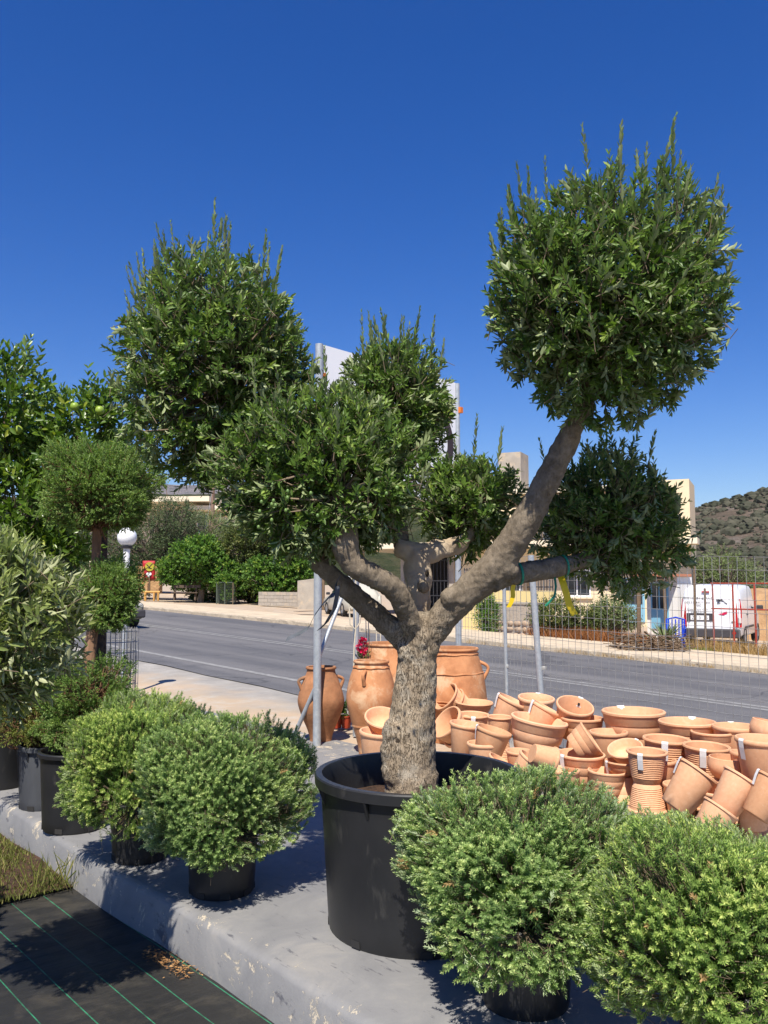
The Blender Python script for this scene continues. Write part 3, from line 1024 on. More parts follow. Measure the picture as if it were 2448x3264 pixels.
# ------------------------------------------------------------------ black nursery pots
def nursery_pot(loc, r_top, r_bot, h, label, matn='plastic', group='black nursery pots', lugs=0, soil=0.1, rimh=.035, rimw=.02, notches=0, rz=0.0):
    t = empty('plant_pot', loc, rz, label, 'pot', group)
    b = MB()
    th = .008
    rb = r_bot
    pr = [(0.001, 0.012), (rb - .02, 0.012), (rb - .02, 0.0), (rb - .006, 0.0), (rb, .012)]
    for k in range(1, 7):
        u = k / 7
        pr.append((rb + (r_top - rb) * u, h * u * .97))
    pr += [(r_top - .002, h - rimh - .004), (r_top, h - rimh), (r_top + rimw, h - rimh + .002), (r_top + rimw + .002, h - .006), (r_top + rimw - .004, h), (r_top - th + .002, h), (r_top - th, h - .006)]
    hs = h - soil - .03
    pr += [(rb + (r_top - rb) * hs / h - th, hs), (0.001, hs)]
    b.lathe(pr, 56)
    b.build('shell', M[matn], t, True, angle=35)
    s = MB()
    rs = rb + (r_top - rb) * (h - soil) / h - th - .002
    n = 28
    rg = random.Random(int(r_top * 1000) + int(h * 100))
    vs_, fs = [(0, 0, h - soil + .01)], []
    for ring in range(1, 6):
        for k in range(n):
            a = 2 * math.pi * k / n
            rr_ = rs * ring / 5
            vs_.append((rr_ * math.cos(a), rr_ * math.sin(a), h - soil + (rg.uniform(-.012, .016) if ring < 5 else -.01)))
    for k in range(n): fs.append((0, 1 + k, 1 + (k + 1) % n))
    for ring in range(4):
        for k in range(n):
            a, b_ = 1 + ring * n + k, 1 + ring * n + (k + 1) % n
            fs.append((a, a + n, b_ + n, b_))
    s.add(vs_, fs).build('soil', M['soil'], t, True, angle=80)
    for k in range(lugs):
        a = 2 * math.pi * (k + .2) / lugs
        g = MB()
        g.add([(r_top + .0, -.006, h - rimh), (r_top + rimw, -.006, h - rimh), (r_top - .004, -.006, h - rimh - .075),
               (r_top + .0, .006, h - rimh), (r_top + rimw, .006, h - rimh), (r_top - .004, .006, h - rimh - .075)],
              [(0, 1, 2), (5, 4, 3), (0, 3, 4, 1), (1, 4, 5, 2), (2, 5, 3, 0)])
        g.build('rim_lug', M[matn], t, rot=(0, 0, a))
    for k in range(notches):
        a = 2 * math.pi * (k + .35) / notches
        g = MB().box((rb - .008, 0, .022), (.022, .05, .03))
        g.build('drain_notch', M['dark'], t, rot=(0, 0, a))
    return t

PX, PY = 0.165, 4.24
nursery_pot((PX, PY, 0.0), .468, .425, .70, 'huge black plastic tub holding the trained olive tree', 'plastic', lugs=9, soil=.15, rimh=.05, rimw=.026, notches=8, rz=.55)

# ------------------------------------------------------------------ the trained olive tree
tree = empty('olive_tree', (PX, PY, .5), 0, 'large cloud-pruned olive tree with thick forked trunk in the huge tub', 'olive tree')
def A(px, py, y):                 # pixel at depth -> tree local
    return at(px, py, y) - Vector((PX, PY, .5))
tr = MB()
rg = random.Random(2)
def limb(pts, rad, n=14):
    # resample smoothly
    P = [Vector(p) for p in pts]
    out, ro = [], []
    for i in range(len(P) - 1):
        p0, p1, p2, p3 = P[max(i - 1, 0)], P[i], P[i + 1], P[min(i + 2, len(P) - 1)]
        for k in range(5):
            u = k / 5
            out.append(.5 * ((2 * p1) + (p2 - p0) * u + (2 * p0 - 5 * p1 + 4 * p2 - p3) * u * u + (3 * p1 - p0 - 3 * p2 + p3) * u ** 3))
            ro.append(rad[i] + (rad[i + 1] - rad[i]) * u)
    out.append(P[-1]); ro.append(rad[-1])
    tr.tube(out, ro, n, True, .10, rg)
limb([A(1314, 2585, 4.24), A(1312, 2500, 4.24), A(1310, 2360, 4.24), A(1322, 2220, 4.24), A(1330, 2100, 4.24), A(1330, 2010, 4.24), A(1330, 1950, 4.24)],
     [.142, .130, .119, .103, .095, .092, .06], 20)
# swellings low on the trunk
for (px, py, y, r_) in ((1262, 2390, 4.20, .075), (1255, 2340, 4.19, .06), (1270, 2450, 4.2, .085), (1292, 2075, 4.2, .045), (1374, 2060, 4.2, .045), (1335, 2030, 4.2, .07)):
    tr.ball(A(px, py, y), r_, 12, 8, (1, 1, 1.35))
limb([A(1310, 2060, 4.24), A(1241, 1995, 4.22), A(1180, 1942, 4.2), A(1120, 1890, 4.18), A(1060, 1835, 4.17), A(1004, 1785, 4.17)], [.062, .056, .050, .048, .047, .045])
limb([A(1322, 2020, 4.2), A(1297, 1955, 4.13), A(1258, 1880, 4.06), A(1190, 1836, 4.0), A(1124, 1798, 3.97), A(1099, 1735, 3.96), A(1095, 1650, 3.96), A(1090, 1560, 3.95)], [.056, .052, .054, .053, .056, .064, .066, .05])
limb([A(1280, 1745, 4.36), A(1270, 1640, 4.5), A(1265, 1500, 4.62), A(1262, 1380, 4.7)], [.045, .04, .034, .025])
limb([A(1370, 2030, 4.22), A(1430, 1945, 4.18), A(1510, 1870, 4.13), A(1590, 1790, 4.08), A(1665, 1680, 4.02), A(1735, 1550, 3.97), A(1805, 1410, 3.92), A(1870, 1270, 3.9), A(1920, 1080, 3.9)],
     [.066, .074, .076, .076, .070, .061, .052, .04, .026])
tr.ball(A(1615, 1812, 4.06), .058, 12, 8)
tr.ball(A(1435, 1905, 4.12), .05, 10, 7)
tr.ball(A(1350, 1870, 4.26), .035, 10, 7)
limb([A(1570, 1840, 4.1), A(1640, 1830, 4.12), A(1720, 1818, 4.16), A(1790, 1806, 4.2)], [.075, .052, .05, .052])
limb([A(1785, 1806, 4.2), A(1860, 1785, 4.32), A(1940, 1740, 4.42), A(1990, 1660, 4.5)], [.044, .04, .032, .02])
limb([A(1030, 1800, 4.18), A(930, 1640, 4.35), A(830, 1480, 4.5), A(740, 1330, 4.55), A(690, 1150, 4.55)], [.05, .048, .043, .036, .022])
main_tr, tr = tr, MB()
limb([A(1335, 2000, 4.27), A(1338, 1940, 4.30), A(1336, 1880, 4.32), A(1331, 1820, 4.34), A(1322, 1770, 4.35), A(1262, 1742, 4.36)], [.06, .048, .064, .066, .062, .045])
limb([A(1335, 1775, 4.35), A(1395, 1752, 4.42), A(1460, 1735, 4.5), A(1500, 1690, 4.55), A(1510, 1600, 4.6)], [.06, .052, .046, .036, .025])
stump = tr.build('stump', M['stumpbark'], tree, True)
tr = main_tr
trunk = tr.build('trunk', M['bark'], tree, True)
for st_ob in (stump,):
    q = st_ob.modifiers.new('remesh', 'REMESH'); q.mode = 'VOXEL'; q.voxel_size = .009; q.use_smooth_shade = True
    q = st_ob.modifiers.new('smooth', 'SMOOTH'); q.factor = .5; q.iterations = 4
rm = trunk.modifiers.new('remesh', 'REMESH'); rm.mode = 'VOXEL'; rm.voxel_size = .009; rm.use_smooth_shade = True
sm = trunk.modifiers.new('smooth', 'SMOOTH'); sm.factor = .5; sm.iterations = 4
tx = bpy.data.textures.new('bark_lumps', 'CLOUDS'); tx.noise_scale = .07; tx.noise_depth = 3
q = stump.modifiers.new('lumps', 'DISPLACE'); q.texture = tx; q.strength = .03; q.mid_level = .5; q.texture_coords = 'LOCAL'
dm = trunk.modifiers.new('lumps', 'DISPLACE'); dm.texture = tx; dm.strength = .014; dm.mid_level = .5; dm.texture_coords = 'LOCAL'
tx2 = bpy.data.textures.new('bark_ridges', 'CLOUDS'); tx2.noise_scale = .022; tx2.noise_depth = 2
dm2 = trunk.modifiers.new('ridges', 'DISPLACE'); dm2.texture = tx2; dm2.strength = .011; dm2.mid_level = .5; dm2.texture_coords = 'LOCAL'

def crown(cpx, cpy, y, wpx, hpx, dy, n, seed, core, **kw):
    c = A(cpx, cpy, y)
    k = y / FPX
    olive_crown(tree, c, (wpx * k, dy, hpx * k), n, seed, core=A(*core), **kw)
crown(1932, 965, 3.75, 410, 400, .52, 1850, 21, (1880, 1230, 3.9), spikes=38, amp=.10, up=.7)
crown(690, 1165, 4.5, 335, 365, .52, 1650, 22, (720, 1250, 4.5), spikes=22, amp=.12)
crown(650, 1470, 4.55, 130, 105, .16, 80, 29, (700, 1400, 4.55), spikes=0, amp=.2)
crown(1030, 1520, 4.10, 340, 290, .34, 1500, 23, (1090, 1600, 3.95), spikes=10, amp=.10)
crown(1260, 1285, 4.75, 190, 215, .38, 800, 24, (1262, 1380, 4.7), spikes=20, amp=.08)
crown(1490, 1610, 4.62, 170, 165, .30, 520, 25, (1505, 1640, 4.6), spikes=3, amp=.10)
crown(1950, 1660, 4.45, 246, 240, .38, 720, 26, (1960, 1700, 4.45), spikes=2, amp=.12)
# fruit
fr_ = MB()
rg = random.Random(9)
for (px, py, y, k) in ((1975, 1150, 3.52, 9), (2010, 1200, 3.55, 8), (2110, 1080, 3.45, 9), (2120, 1040, 3.45, 7), (2110, 960, 3.65, 5), (760 + 100, 1640, 3.65, 8), (2055, 1740, 4.45, 10), (2090, 1650, 4.45, 6), (1830, 1160, 3.5, 5), (1235, 1570, 3.5, 4), (960, 1600, 3.5, 4)):
    for _ in range(k):
        p = A(px + rg.uniform(-55, 55), py + rg.uniform(-45, 45), y + rg.uniform(-.05, .05))
        fr_.ball(p, .0075, 7, 5, (1, 1, 1.3))
for (px, py, y_, r_) in ((1362, 1828, 4.272, .013), (1352, 1868, 4.262, .016), (1437, 1903, 4.085, .012), (1268, 2372, 4.138, .024), (1272, 2412, 4.140, .026), (1262, 2345, 4.142, .018)):  # pruning scars; the low trunk ones are dark lumps imitating a shaded hollow
    MB().ball((0, 0, 0), r_, 12, 7, (.75, .22, 1.3)).build('scar_and_hollow', M['scar_hollow'], tree, True, A(px, py, y_), angle=180)
fo = fr_.build('olive_fruit', M['fruit'], tree, True, angle=180)
fo['kind'] = 'stuff'
for ch in tree.children:
    if ch.name.startswith('twigs'): ch['kind'] = 'stuff'

# tapes and straps tied to the limbs
def ring_on(name, c, ax, r_, w_, matn, label, cat):
    mb = MB()
    pr = [(r_, -w_), (r_ + .004, -w_ * .9), (r_ + .004, w_ * .9), (r_, w_)]
    mb.lathe(pr, 20, closed=True)
    o = mb.build(name, M[matn], None, True)
    o.matrix_world = axis_matrix(ax, c)
    return tag(o, label, cat)
def ribbon(name, pts, wv, matn, label, cat, th=.0015):
    mb = MB()
    vs_, fs = [], []
    wv = Vector(wv)
    for p in pts:
        p = Vector(p)
        vs_ += [p - wv, p + wv, p + wv + Vector((0, th, 0)), p - wv + Vector((0, th, 0))]
    for i in range(len(pts) - 1):
        a = i * 4
        for k in range(4):
            fs.append((a + k, a + (k + 1) % 4, a + 4 + (k + 1) % 4, a + 4 + k))
    fs.append((3, 2, 1, 0)); e = (len(pts) - 1) * 4; fs.append((e, e + 1, e + 2, e + 3))
    return tag(mb.add(vs_, fs).build(name, M[matn], None, True, angle=60), label, cat)
bd = (at(1720, 1818, 4.16) - at(1640, 1830, 4.12))
ring_on('twine_band', at(1650, 1828, 4.125), bd, .054, .006, 'green_tape', 'green twine tied round the low branch near the fork', 'twine')
ring_on('twine_band', at(1795, 1804, 4.205), bd, .052, .005, 'green_tape', 'green twine tied round the cut end of the low branch', 'twine')
ribbon('plant_tag', [at(1788, 1838, 4.16), at(1796, 1862, 4.13), at(1806, 1895, 4.12), at(1815, 1930, 4.115), at(1832, 1960, 4.11)], (.016, .004, .005), 'yellow', 'bright yellow ribbon tag hanging from the cut branch end', 'tag')
ribbon('plant_tag', [at(1638, 1858, 4.10), at(1634, 1880, 4.09), at(1635, 1900, 4.09), at(1630, 1920, 4.088), at(1621, 1936, 4.085)], (.011, .003, 0), 'yellow', 'narrow yellow ribbon tag hanging below the branch fork', 'tag')
ts = [at(1768, 1838, 4.17), at(1772, 1870, 4.14), at(1768, 1900, 4.13), at(1750, 1920, 4.12), at(1738, 1932, 4.12)]
tag(MB().tube(ts, .006, 6).build('twine_end', M['green_tape'], None, True), 'loose dark green twine end dangling under the cut branch', 'twine')
ribbon('webbing_strap', [at(1087, 1832, 4.03), at(1072, 1855, 4.03), at(1068, 1895, 4.03), at(1052, 1900, 4.035), at(1025, 1930, 4.05), at(1000, 1965, 4.06), at(985, 2000, 4.06), at(960, 2016, 4.06), at(912, 2038, 4.06)], (.006, .004, .012), 'strap', 'grey webbing strap trailing left from the cut limb', 'strap')
ribbon('webbing_strap', [at(1076, 1868, 4.025), at(1074, 1900, 4.03), at(1066, 1940, 4.04), at(1040, 1985, 4.05), at(1016, 2008, 4.055)], (.011, .003, .006), 'strap', 'short grey webbing strap end hanging before the steel pole', 'strap')

# ------------------------------------------------------------------ westringia mounds in black pots
fA = west_mesh(31, (.405, .395, .325), 5600)
fB = west_mesh(32, (.40, .395, .305), 5600)
meA = Fol._mesh('shrub_foliage', fA.V, fA.F, M['west'], fA.A)
meB = Fol._mesh('shrub_foliage', fB.V, fB.F, M['west_y'], fB.A)
twA = Fol._mesh('stems', fA.tV, fA.tF, M['twig'])
twB = Fol._mesh('stems', fB.tV, fB.tF, M['twig'])
def mound(c, sc, rz, me, tw, rz_, label):
    t = empty('shrub', (c[0], c[1], c[2] - rz_ * sc[2]), 0, label, 'shrub', 'clipped grey-green mound shrubs')
    for nm, m_ in (('foliage', me), ('stems', tw)):
        o = link(nm, m_, t, (0, 0, rz_ * sc[2]), (0, 0, rz))
        o.scale = sc
        if nm == 'stems': o['kind'] = 'stuff'
    fd = Fol(int(c[0] * 1000) % 9973)
    dd_ = sphere_dirs(fd.r, 60)
    dd_ = dd_[dd_[:, 2] > -.2][:14]
    pd = dd_ * np.array([.40, .39, .31]) * np.array(sc)
    fd.shoots(pd, nrm(dd_ + fd.r.normal(0, .3, dd_.shape)), .05, 6, 4, .7, 1.2, .02, .006, None, False, .2, twig=.0015)
    o, _ = fd.build('dead_sprigs', M['dry'], t, None, 'twigs', (0, 0, rz_ * sc[2]))
    o['kind'] = 'stuff'
    return t
c3 = at(1645, 2770, 3.46)
mound(c3, (1.02, 1.0, .86), .4, meA, twA, .35, 'grey-green mound shrub in front of the huge black tub')
nursery_pot((c3.x + .03, c3.y, 0), .185, .165, .33, 'black pot under the shrub in front of the tub', soil=.03)
c4 = at(2330, 2955, 3.02)
mound(c4, (1.02, 1.0, 1.02), 2.3, meB, twB, .325, 'yellowish green mound shrub at the bottom right corner')
nursery_pot((c4.x, c4.y, 0), .185, .165, .30, 'black pot under the bottom right corner shrub', soil=.03)
c2 = at(712, 2520, 4.66)
mound(c2, (1.03, .95, 1.0), 4.0, meA, twA, .35, 'mound shrub left of the tub, half in tree shade')
nursery_pot((c2.x + .0, c2.y, 0), .185, .165, .34, 'black pot with notched base under the half shaded shrub', soil=.03, notches=8)
c1 = at(445, 2425, 5.22)
mound(c1, (.95, .9, 1.14), 1.1, meB, twB, .325, 'mound shrub just left of the half shaded shrub')
nursery_pot((c1.x + .02, c1.y - .02, 0), .175, .155, .34, 'black pot under the second mound shrub from the tub', soil=.03, notches=8)

# ------------------------------------------------------------------ juniper topiary and neighbours on the left
tp = (-2.03, 5.84)
nursery_pot((tp[0], tp[1], 0), .225, .20, .50, 'tall black tub under the juniper topiary', 'plastic', soil=.06, rimh=.03, rimw=.018, notches=6)
jt = empty('juniper_topiary', (tp[0], tp[1], .44), 0, 'three-tier juniper topiary with bare reddish trunk', 'topiary')
def J(px, py, y): return at(px, py, y) - Vector((tp[0], tp[1], .44))
stem = [Vector((0, 0, -.06)), J(275, 2240, 5.95), J(285, 2090, 6.0), J(300, 1960, 6.03), J(305, 1800, 6.05), J(310, 1700, 6.05), J(320, 1560, 6.05)]
MB().tube(stem, [.05, .045, .042, .036, .032, .03, .015], 12, True, .2, random.Random(4)).build('trunk', M['bark2'], jt, True)
juniper_crown(jt, J(318, 1555, 6.05), (.365, .35, .29), 1650, 41, stem=J(312, 1660, 6.05))
juniper_crown(jt, J(358, 1895, 6.0), (.20, .19, .25), 520, 42, stem=J(305, 1900, 6.03))
juniper_crown(jt, J(285, 2245, 5.95), (.36, .36, .29), 950, 43, stem=J(275, 2240, 5.95))
# bare brown twigs under the top tier
f = Fol(44)
k = 160
b0 = np.array(J(310, 1680, 6.05))
dd = nrm(np.c_[f.r.normal(0, 1, k), f.r.normal(0, .8, k), f.r.uniform(.25, 1.3, k)])
e0 = b0 + dd * f.r.uniform(.15, .3, (k, 1))
f.twigs(np.repeat(b0[None], k, 0), e0, .005, .003)
f.twigs(e0, e0 + nrm(dd + f.r.normal(0, .5, (k, 3))) * .12, .003, .001)
o = link('bare_twigs', Fol._mesh('bare_twigs', f.tV, f.tF, M['brown_twig']), jt)
o['kind'] = 'stuff'
gp = gz(105, 2590)
gpot = nursery_pot((gp.x, gp.y + .17, 0), .165, .155, .44, 'faded grey nursery pot with scrappy juniper', 'plastic_old', soil=.03, notches=6, lugs=6)
sj = empty('juniper_shrub', (gp.x, gp.y + .17, .42), 0, 'scrappy yellowish juniper shrub in the faded pot', 'shrub')
juniper_crown(sj, (-.05, 0, .26), (.33, .28, .24), 620, 45, 'juniper_yellow', .25, stem=(0, 0, -.02))
lp = gz(0, 2525)
nursery_pot((lp.x - .12, lp.y + .25, 0), .24, .225, .50, 'black tub at the left edge behind the faded pot', 'plastic', soil=.08)
ls = empty('juniper_shrub', (lp.x - .12, lp.y + .25, .44), 0, 'olive-green juniper in the left edge tub', 'shrub')
juniper_crown(ls, (.0, 0, .32), (.36, .32, .32), 560, 46, 'juniper_yellow', .2, stem=(0, 0, 0))

# citrus tree behind the topiary
ct_ = (-2.55, 6.75)
nursery_pot((ct_[0], ct_[1], 0), .24, .21, .46, 'black tub of the citrus tree behind the junipers', soil=.06)
ct = empty('citrus_tree', (ct_[0], ct_[1], .40), 0, 'bright green citrus tree rising behind the junipers', 'citrus tree')
MB().tube([(0, 0, -.04), (.1, -.05, .5), (.18, -.05, 1.0), (.1, 0, 1.6), (-.1, 0, 2.1)], [.05, .042, .036, .028, .015], 10, True, .15, random.Random(3)).build('trunk', M['bark3'], ct, True)
def Cc(px, py, y): return at(px, py, y) - Vector((ct_[0], ct_[1], .40))
ce = [(Cc(20, 1330, 6.7), (.42, .42, .55)), (Cc(240, 1420, 6.7), (.38, .36, .44)), (Cc(60, 1620, 6.6), (.42, .4, .42)), (Cc(400, 1490, 6.75), (.24, .22, .2)), (Cc(330, 1290, 6.75), (.12, .12, .22)), (Cc(150, 1760, 6.6), (.36, .3, .26))]
leaf_cloud(ct, ce, 1250, 47, (.085, .036), 'citrus', amp=.2, nper=4, slen=.22, up=.3, twm='twig', twig=.004, shell=.3)
cf = MB()
for (px, py) in ((238, 1296), (318, 1308), (415, 1375), (60, 1370)):
    cf.ball(Cc(px, py, 6.4), .034, 12, 8)
cfo = cf.build('citrus_fruit', M['citrus_fruit'], ct, True, angle=180)
cfo['kind'] = 'stuff'
# palm with dead fronds
pp = (-2.36, 7.25)
pm = empty('palm', (pp[0], pp[1], 0), 0, 'small palm with dead brown fronds behind the topiary', 'palm')
pm.location.z = ground_at(*pp)
MB().tube([(0, 0, 0), (.02, 0, .8), (0, 0, 1.6), (-.02, 0, 2.35)], [.045, .042, .045, .06], 14, True, .3, random.Random(8)).build('trunk', M['palmtrunk'], pm, True)
f = Fol(48)
for k in range(11):
    a = f.r.uniform(1.9, 4.6) if k % 2 else f.r.uniform(0, 6.28)
    top = True
    d = np.array([math.cos(a) * .55, math.sin(a) * .4, 1.1 if top else .15])
    base = np.array([0, 0, 2.3])
    nP = 12
    u = np.linspace(0, 1, nP)[:, None]
    Ls = f.r.uniform(.5, .7)
    pth = base + d * Ls * u + np.array([math.cos(a) * .25, math.sin(a) * .25, -1.0 if top else -.9]) * (u ** 2) * Ls * .75
    f.twigs(pth[:-1], pth[1:], .006, .005)
    dirs = nrm(np.gradient(pth, axis=0))
    for sg in (1, -1):
        sd = nrm(np.cross(dirs, np.array([0, 0, 1.0]))) * sg
        f.leaves(pth, nrm(dirs + sd * .55 + np.array([0, 0, -.2])), np.cross(dirs, sd), .22, .018, True)
f.build('fronds', M['frond'], pm, M['frond'], 'frond_stalks')
for ch in pm.children:
    if 'frond' in ch.name: ch['kind'] = 'stuff'

# silver olive standard at the left edge of the picture (its trunk is out of frame)
ol = (-1.98, 3.62)
nursery_pot((ol[0], ol[1], -.222), .20, .17, .36, 'black pot of the silver olive standing on the weed mat', soil=.05)
so = empty('olive_shrub', (ol[0], ol[1], .08), 0, 'silvery young olive leaning in at the left edge', 'olive tree')
MB().tube([(0, 0, -.03), (.05, .05, .4), (.14, .12, .8), (.22, .18, 1.2)], [.028, .025, .022, .015], 10, True, .15, random.Random(6)).build('trunk', M['bark3'], so, True)
oc = at(-50, 1990, 3.55) - Vector((ol[0], ol[1], .08))
olive_crown(so, oc, (.42, .46, .40), 950, 49, up=.65, leaf=(.070, .0185), matn='olive_silver', spikes=0, core=(.18, .14, 1.05), slen=.17)
for ch in list(so.children) + list(jt.children) + list(sj.children) + list(ls.children) + list(ct.children):
    if ch.name.startswith('twigs'): ch['kind'] = 'stuff'

o2 = (-2.75, 3.75)
nursery_pot((o2[0], o2[1], -.222), .22, .19, .38, 'black pot of the bay standard beyond the left picture edge', soil=.05)
by = empty('bay_standard', (o2[0], o2[1], .10), 0, 'round bay standard beyond the left picture edge', 'bay tree')
MB().tube([(0, 0, -.03), (.02, .03, .5), (.0, .05, 1.0)], [.03, .026, .02], 10, True, .15, random.Random(6)).build('trunk', M['bark3'], by, True)
olive_crown(by, (0, .05, 1.15), (.5, .5, .45), 520, 50, up=.4, leaf=(.07, .025), spikes=0, core=(0, .05, .9))
for ch in by.children:
    if ch.name.startswith('twigs'): ch['kind'] = 'stuff'
# roll of welded wire behind the topiary
wr = empty('wire_roll', (-2.66, 8.6, 0), 0, 'upright roll of galvanised wire mesh behind the topiary', 'wire roll')
wr.location.z = ground_at(-2.66, 8.6)
mb = MB()
for k in range(64):
    a = 2 * math.pi * k / 32
    r_ = .17 + .0016 * k
    mb.cyl((r_ * math.cos(a), r_ * math.sin(a), 0), (r_ * math.cos(a), r_ * math.sin(a), 1.15), .0035, n=4)
mb.build('vertical_wires', M['wire'], wr)['kind'] = 'stuff'
mb = MB()
for j in range(12):
    z = .02 + j * .1
    mb.tube([((.17 + .0016 * k) * math.cos(2 * math.pi * k / 32), (.17 + .0016 * k) * math.sin(2 * math.pi * k / 32), z) for k in range(64)], .003, 4)
mb.build('ring_wires', M['wire'], wr)['kind'] = 'stuff'

# globe lamp
lpos = Vector((-3.72, 12.45, 0))
lpos.z = ground_at(lpos.x, lpos.y)
gl = at(405, 1712, 12.45)
lm_ = empty('lamp_post', (gl.x, lpos.y, ground_at(gl.x, lpos.y)), 0, 'white globe lamp on a short grey post', 'lamp post')
hz = gl.z - lm_.location.z
MB().cyl((0, 0, 0), (0, 0, hz - .45), .035, n=14).build('post', M['galv'], lm_, True)
MB().cyl((0, 0, 0), (0, 0, .02), .09, n=18).build('base_plate', M['galv'], lm_, True)
MB().cyl((0, 0, hz - .46), (0, 0, hz - .16), .047, n=16).build('collar', M['white'], lm_, True)
MB().lathe([(.001, hz - .165), (.075, hz - .165), (.085, hz - .13), (.001, hz - .13)], 20).build('gallery', M['iron'], lm_, True)
MB().ball((0, 0, hz), .137, 28, 18).build('globe', M['globe'], lm_, True, angle=180)

# ------------------------------------------------------------------ storage jars
def jar(loc, h, prof, label, matn, handles, rz=0.0, bands=()):
    t = empty('storage_jar', loc, rz, label, 'jar', 'clay storage jars by the roadside')
    out = []
    P = [(r_ * h, z * h) for r_, z in prof]
    # smooth profile
    for i in range(len(P) - 1):
        p0, p1, p2, p3 = P[max(i - 1, 0)], P[i], P[i + 1], P[min(i + 2, len(P) - 1)]
        for k in range(5):
            u = k / 5
            out.append(tuple(.5 * (2 * p1[c] + (p2[c] - p0[c]) * u + (2 * p0[c] - 5 * p1[c] + 4 * p2[c] - p3[c]) * u * u + (3 * p1[c] - p0[c] - 3 * p2[c] + p3[c]) * u ** 3) for c in (0, 1)))
    rt, zt = P[-1]
    out += [(rt, zt), (rt + .012, zt + .004), (rt + .016, zt + .018), (rt + .008, zt + .03), (rt - .012, zt + .028), (rt - .016, zt), (rt * 1.02 - .02, zt - .1 * h), (rt * 1.25, zt - .25 * h), (rt * 1.2, h * .3), (.001, h * .2)]
    b = MB().lathe([(.001, 0.0)] + out, 44)
    rg = random.Random(int(h * 1000))
    bm = b.build('body', M[matn], t, True, angle=60)
    for v in bm.data.vertices:
        a = math.atan2(v.co.y, v.co.x)
        q = 1 + .012 * math.sin(2 * a + h * 9) + .008 * math.sin(3 * a + v.co.z * 6) + .005 * math.sin(9 * v.co.z + a)
        v.co.x *= q; v.co.y *= q
    def rat(z):
        for i in range(len(out) - 1):
            if out[i][1] <= z <= out[i + 1][1]:
                k = (z - out[i][1]) / max(out[i + 1][1] - out[i][1], 1e-6)
                return out[i][0] + (out[i + 1][0] - out[i][0]) * k
        return P[-1][0]
    for z in bands:
        pts = [((rat(z * h) + .004) * math.cos(a), (rat(z * h) + .004) * math.sin(a), z * h + .004 * math.sin(a * 9)) for a in [2 * math.pi * k / 40 for k in range(41)]]
        MB().tube(pts, .007, 6).build('rope_band', M[matn], t, True)
    for (a, z0, z1, out_) in handles:
        pts = []
        for k in range(11):
            u = k / 10
            z = h * (z1 + (z0 - z1) * u)
            r_ = rat(z) + out_ * math.sin(math.pi * u) * (1.15 - .5 * u) - .008
            pts.append((r_ * math.cos(a), r_ * math.sin(a), z + (.02 * math.sin(math.pi * u))))
        MB().tube(pts, [.019, .018, .017, .016, .016, .016, .016, .017, .018, .02, .022], 10).build('handle', M[matn], t, True)
    return t
J1 = [(.150, 0), (.155, .05), (.19, .16), (.265, .33), (.315, .50), (.305, .62), (.255, .78), (.205, .90), (.190, .96)]
J2 = [(.135, 0), (.14, .05), (.165, .16), (.225, .36), (.268, .56), (.258, .70), (.225, .84), (.185, .95), (.178, .97)]
J3 = [(.25, 0), (.27, .08), (.33, .25), (.372, .42), (.365, .58), (.335, .75), (.30, .88), (.28, .96)]
p = gz(1020, 2365)
jar((p.x, p.y + .10, 0), .74, J1, 'small weathered jar standing behind the steel pole', 'jar_dark', [(R(200), .70, .86, .06), (R(20), .70, .86, .06)])
p = gz(1183, 2408)
jar((p.x, p.y + .10, 0), .86, J2, 'tall slim jar with loop handle left of the olive trunk', 'jar', [(R(252), .76, .90, .055), (R(70), .76, .9, .055)], bands=(.93,))
p = at(1245, 2300, 9.45)
jar((p.x, p.y, ground_at(p.x, p.y)), .97, J3, 'broad jar behind the slim jar beside pink flowers', 'jar', [(R(190), .8, .93, .05), (R(10), .8, .93, .05)])
p = at(1440, 2300, 9.15)
jar((p.x, p.y, ground_at(p.x, p.y)), .96, J3, 'broad banded jar right of the olive trunk', 'jar', [(R(-8), .66, .84, .075), (R(172), .66, .84, .075)], bands=(.39, .42, .45, .73, .93))

# two small red plastic pots with seedlings between the jars
for (px, lab) in ((1074, 'small red plastic pot touching the weathered jar'), (1103, 'small red plastic pot touching the slim jar')):
    p = gz(px, 2320)
    t = empty('plant_pot', (p.x, p.y, 0), 0, lab, 'pot', 'small red seedling pots')
    MB().lathe([(.001, 0), (.045, 0), (.062, .12), (.068, .12), (.068, .135), (.058, .135), (.05, .10), (.001, .10)], 16).build('shell', M['redplastic'], t, True)
    sd = empty('seedling', (p.x, p.y, .10), 0, 'leafy seedling in the ' + lab.split(' ')[0] + (' pot by the weathered jar' if px < 1090 else ' pot by the slim jar'), 'seedling', 'small potted seedlings')
    leaf_cloud(sd, [((0, 0, .1), (.07, .07, .09))], 40, px, (.04, .018), 'bgmul', 'leaves', nper=3, slen=.06, twig=.002, branches=12, stem=(0, 0, 0))
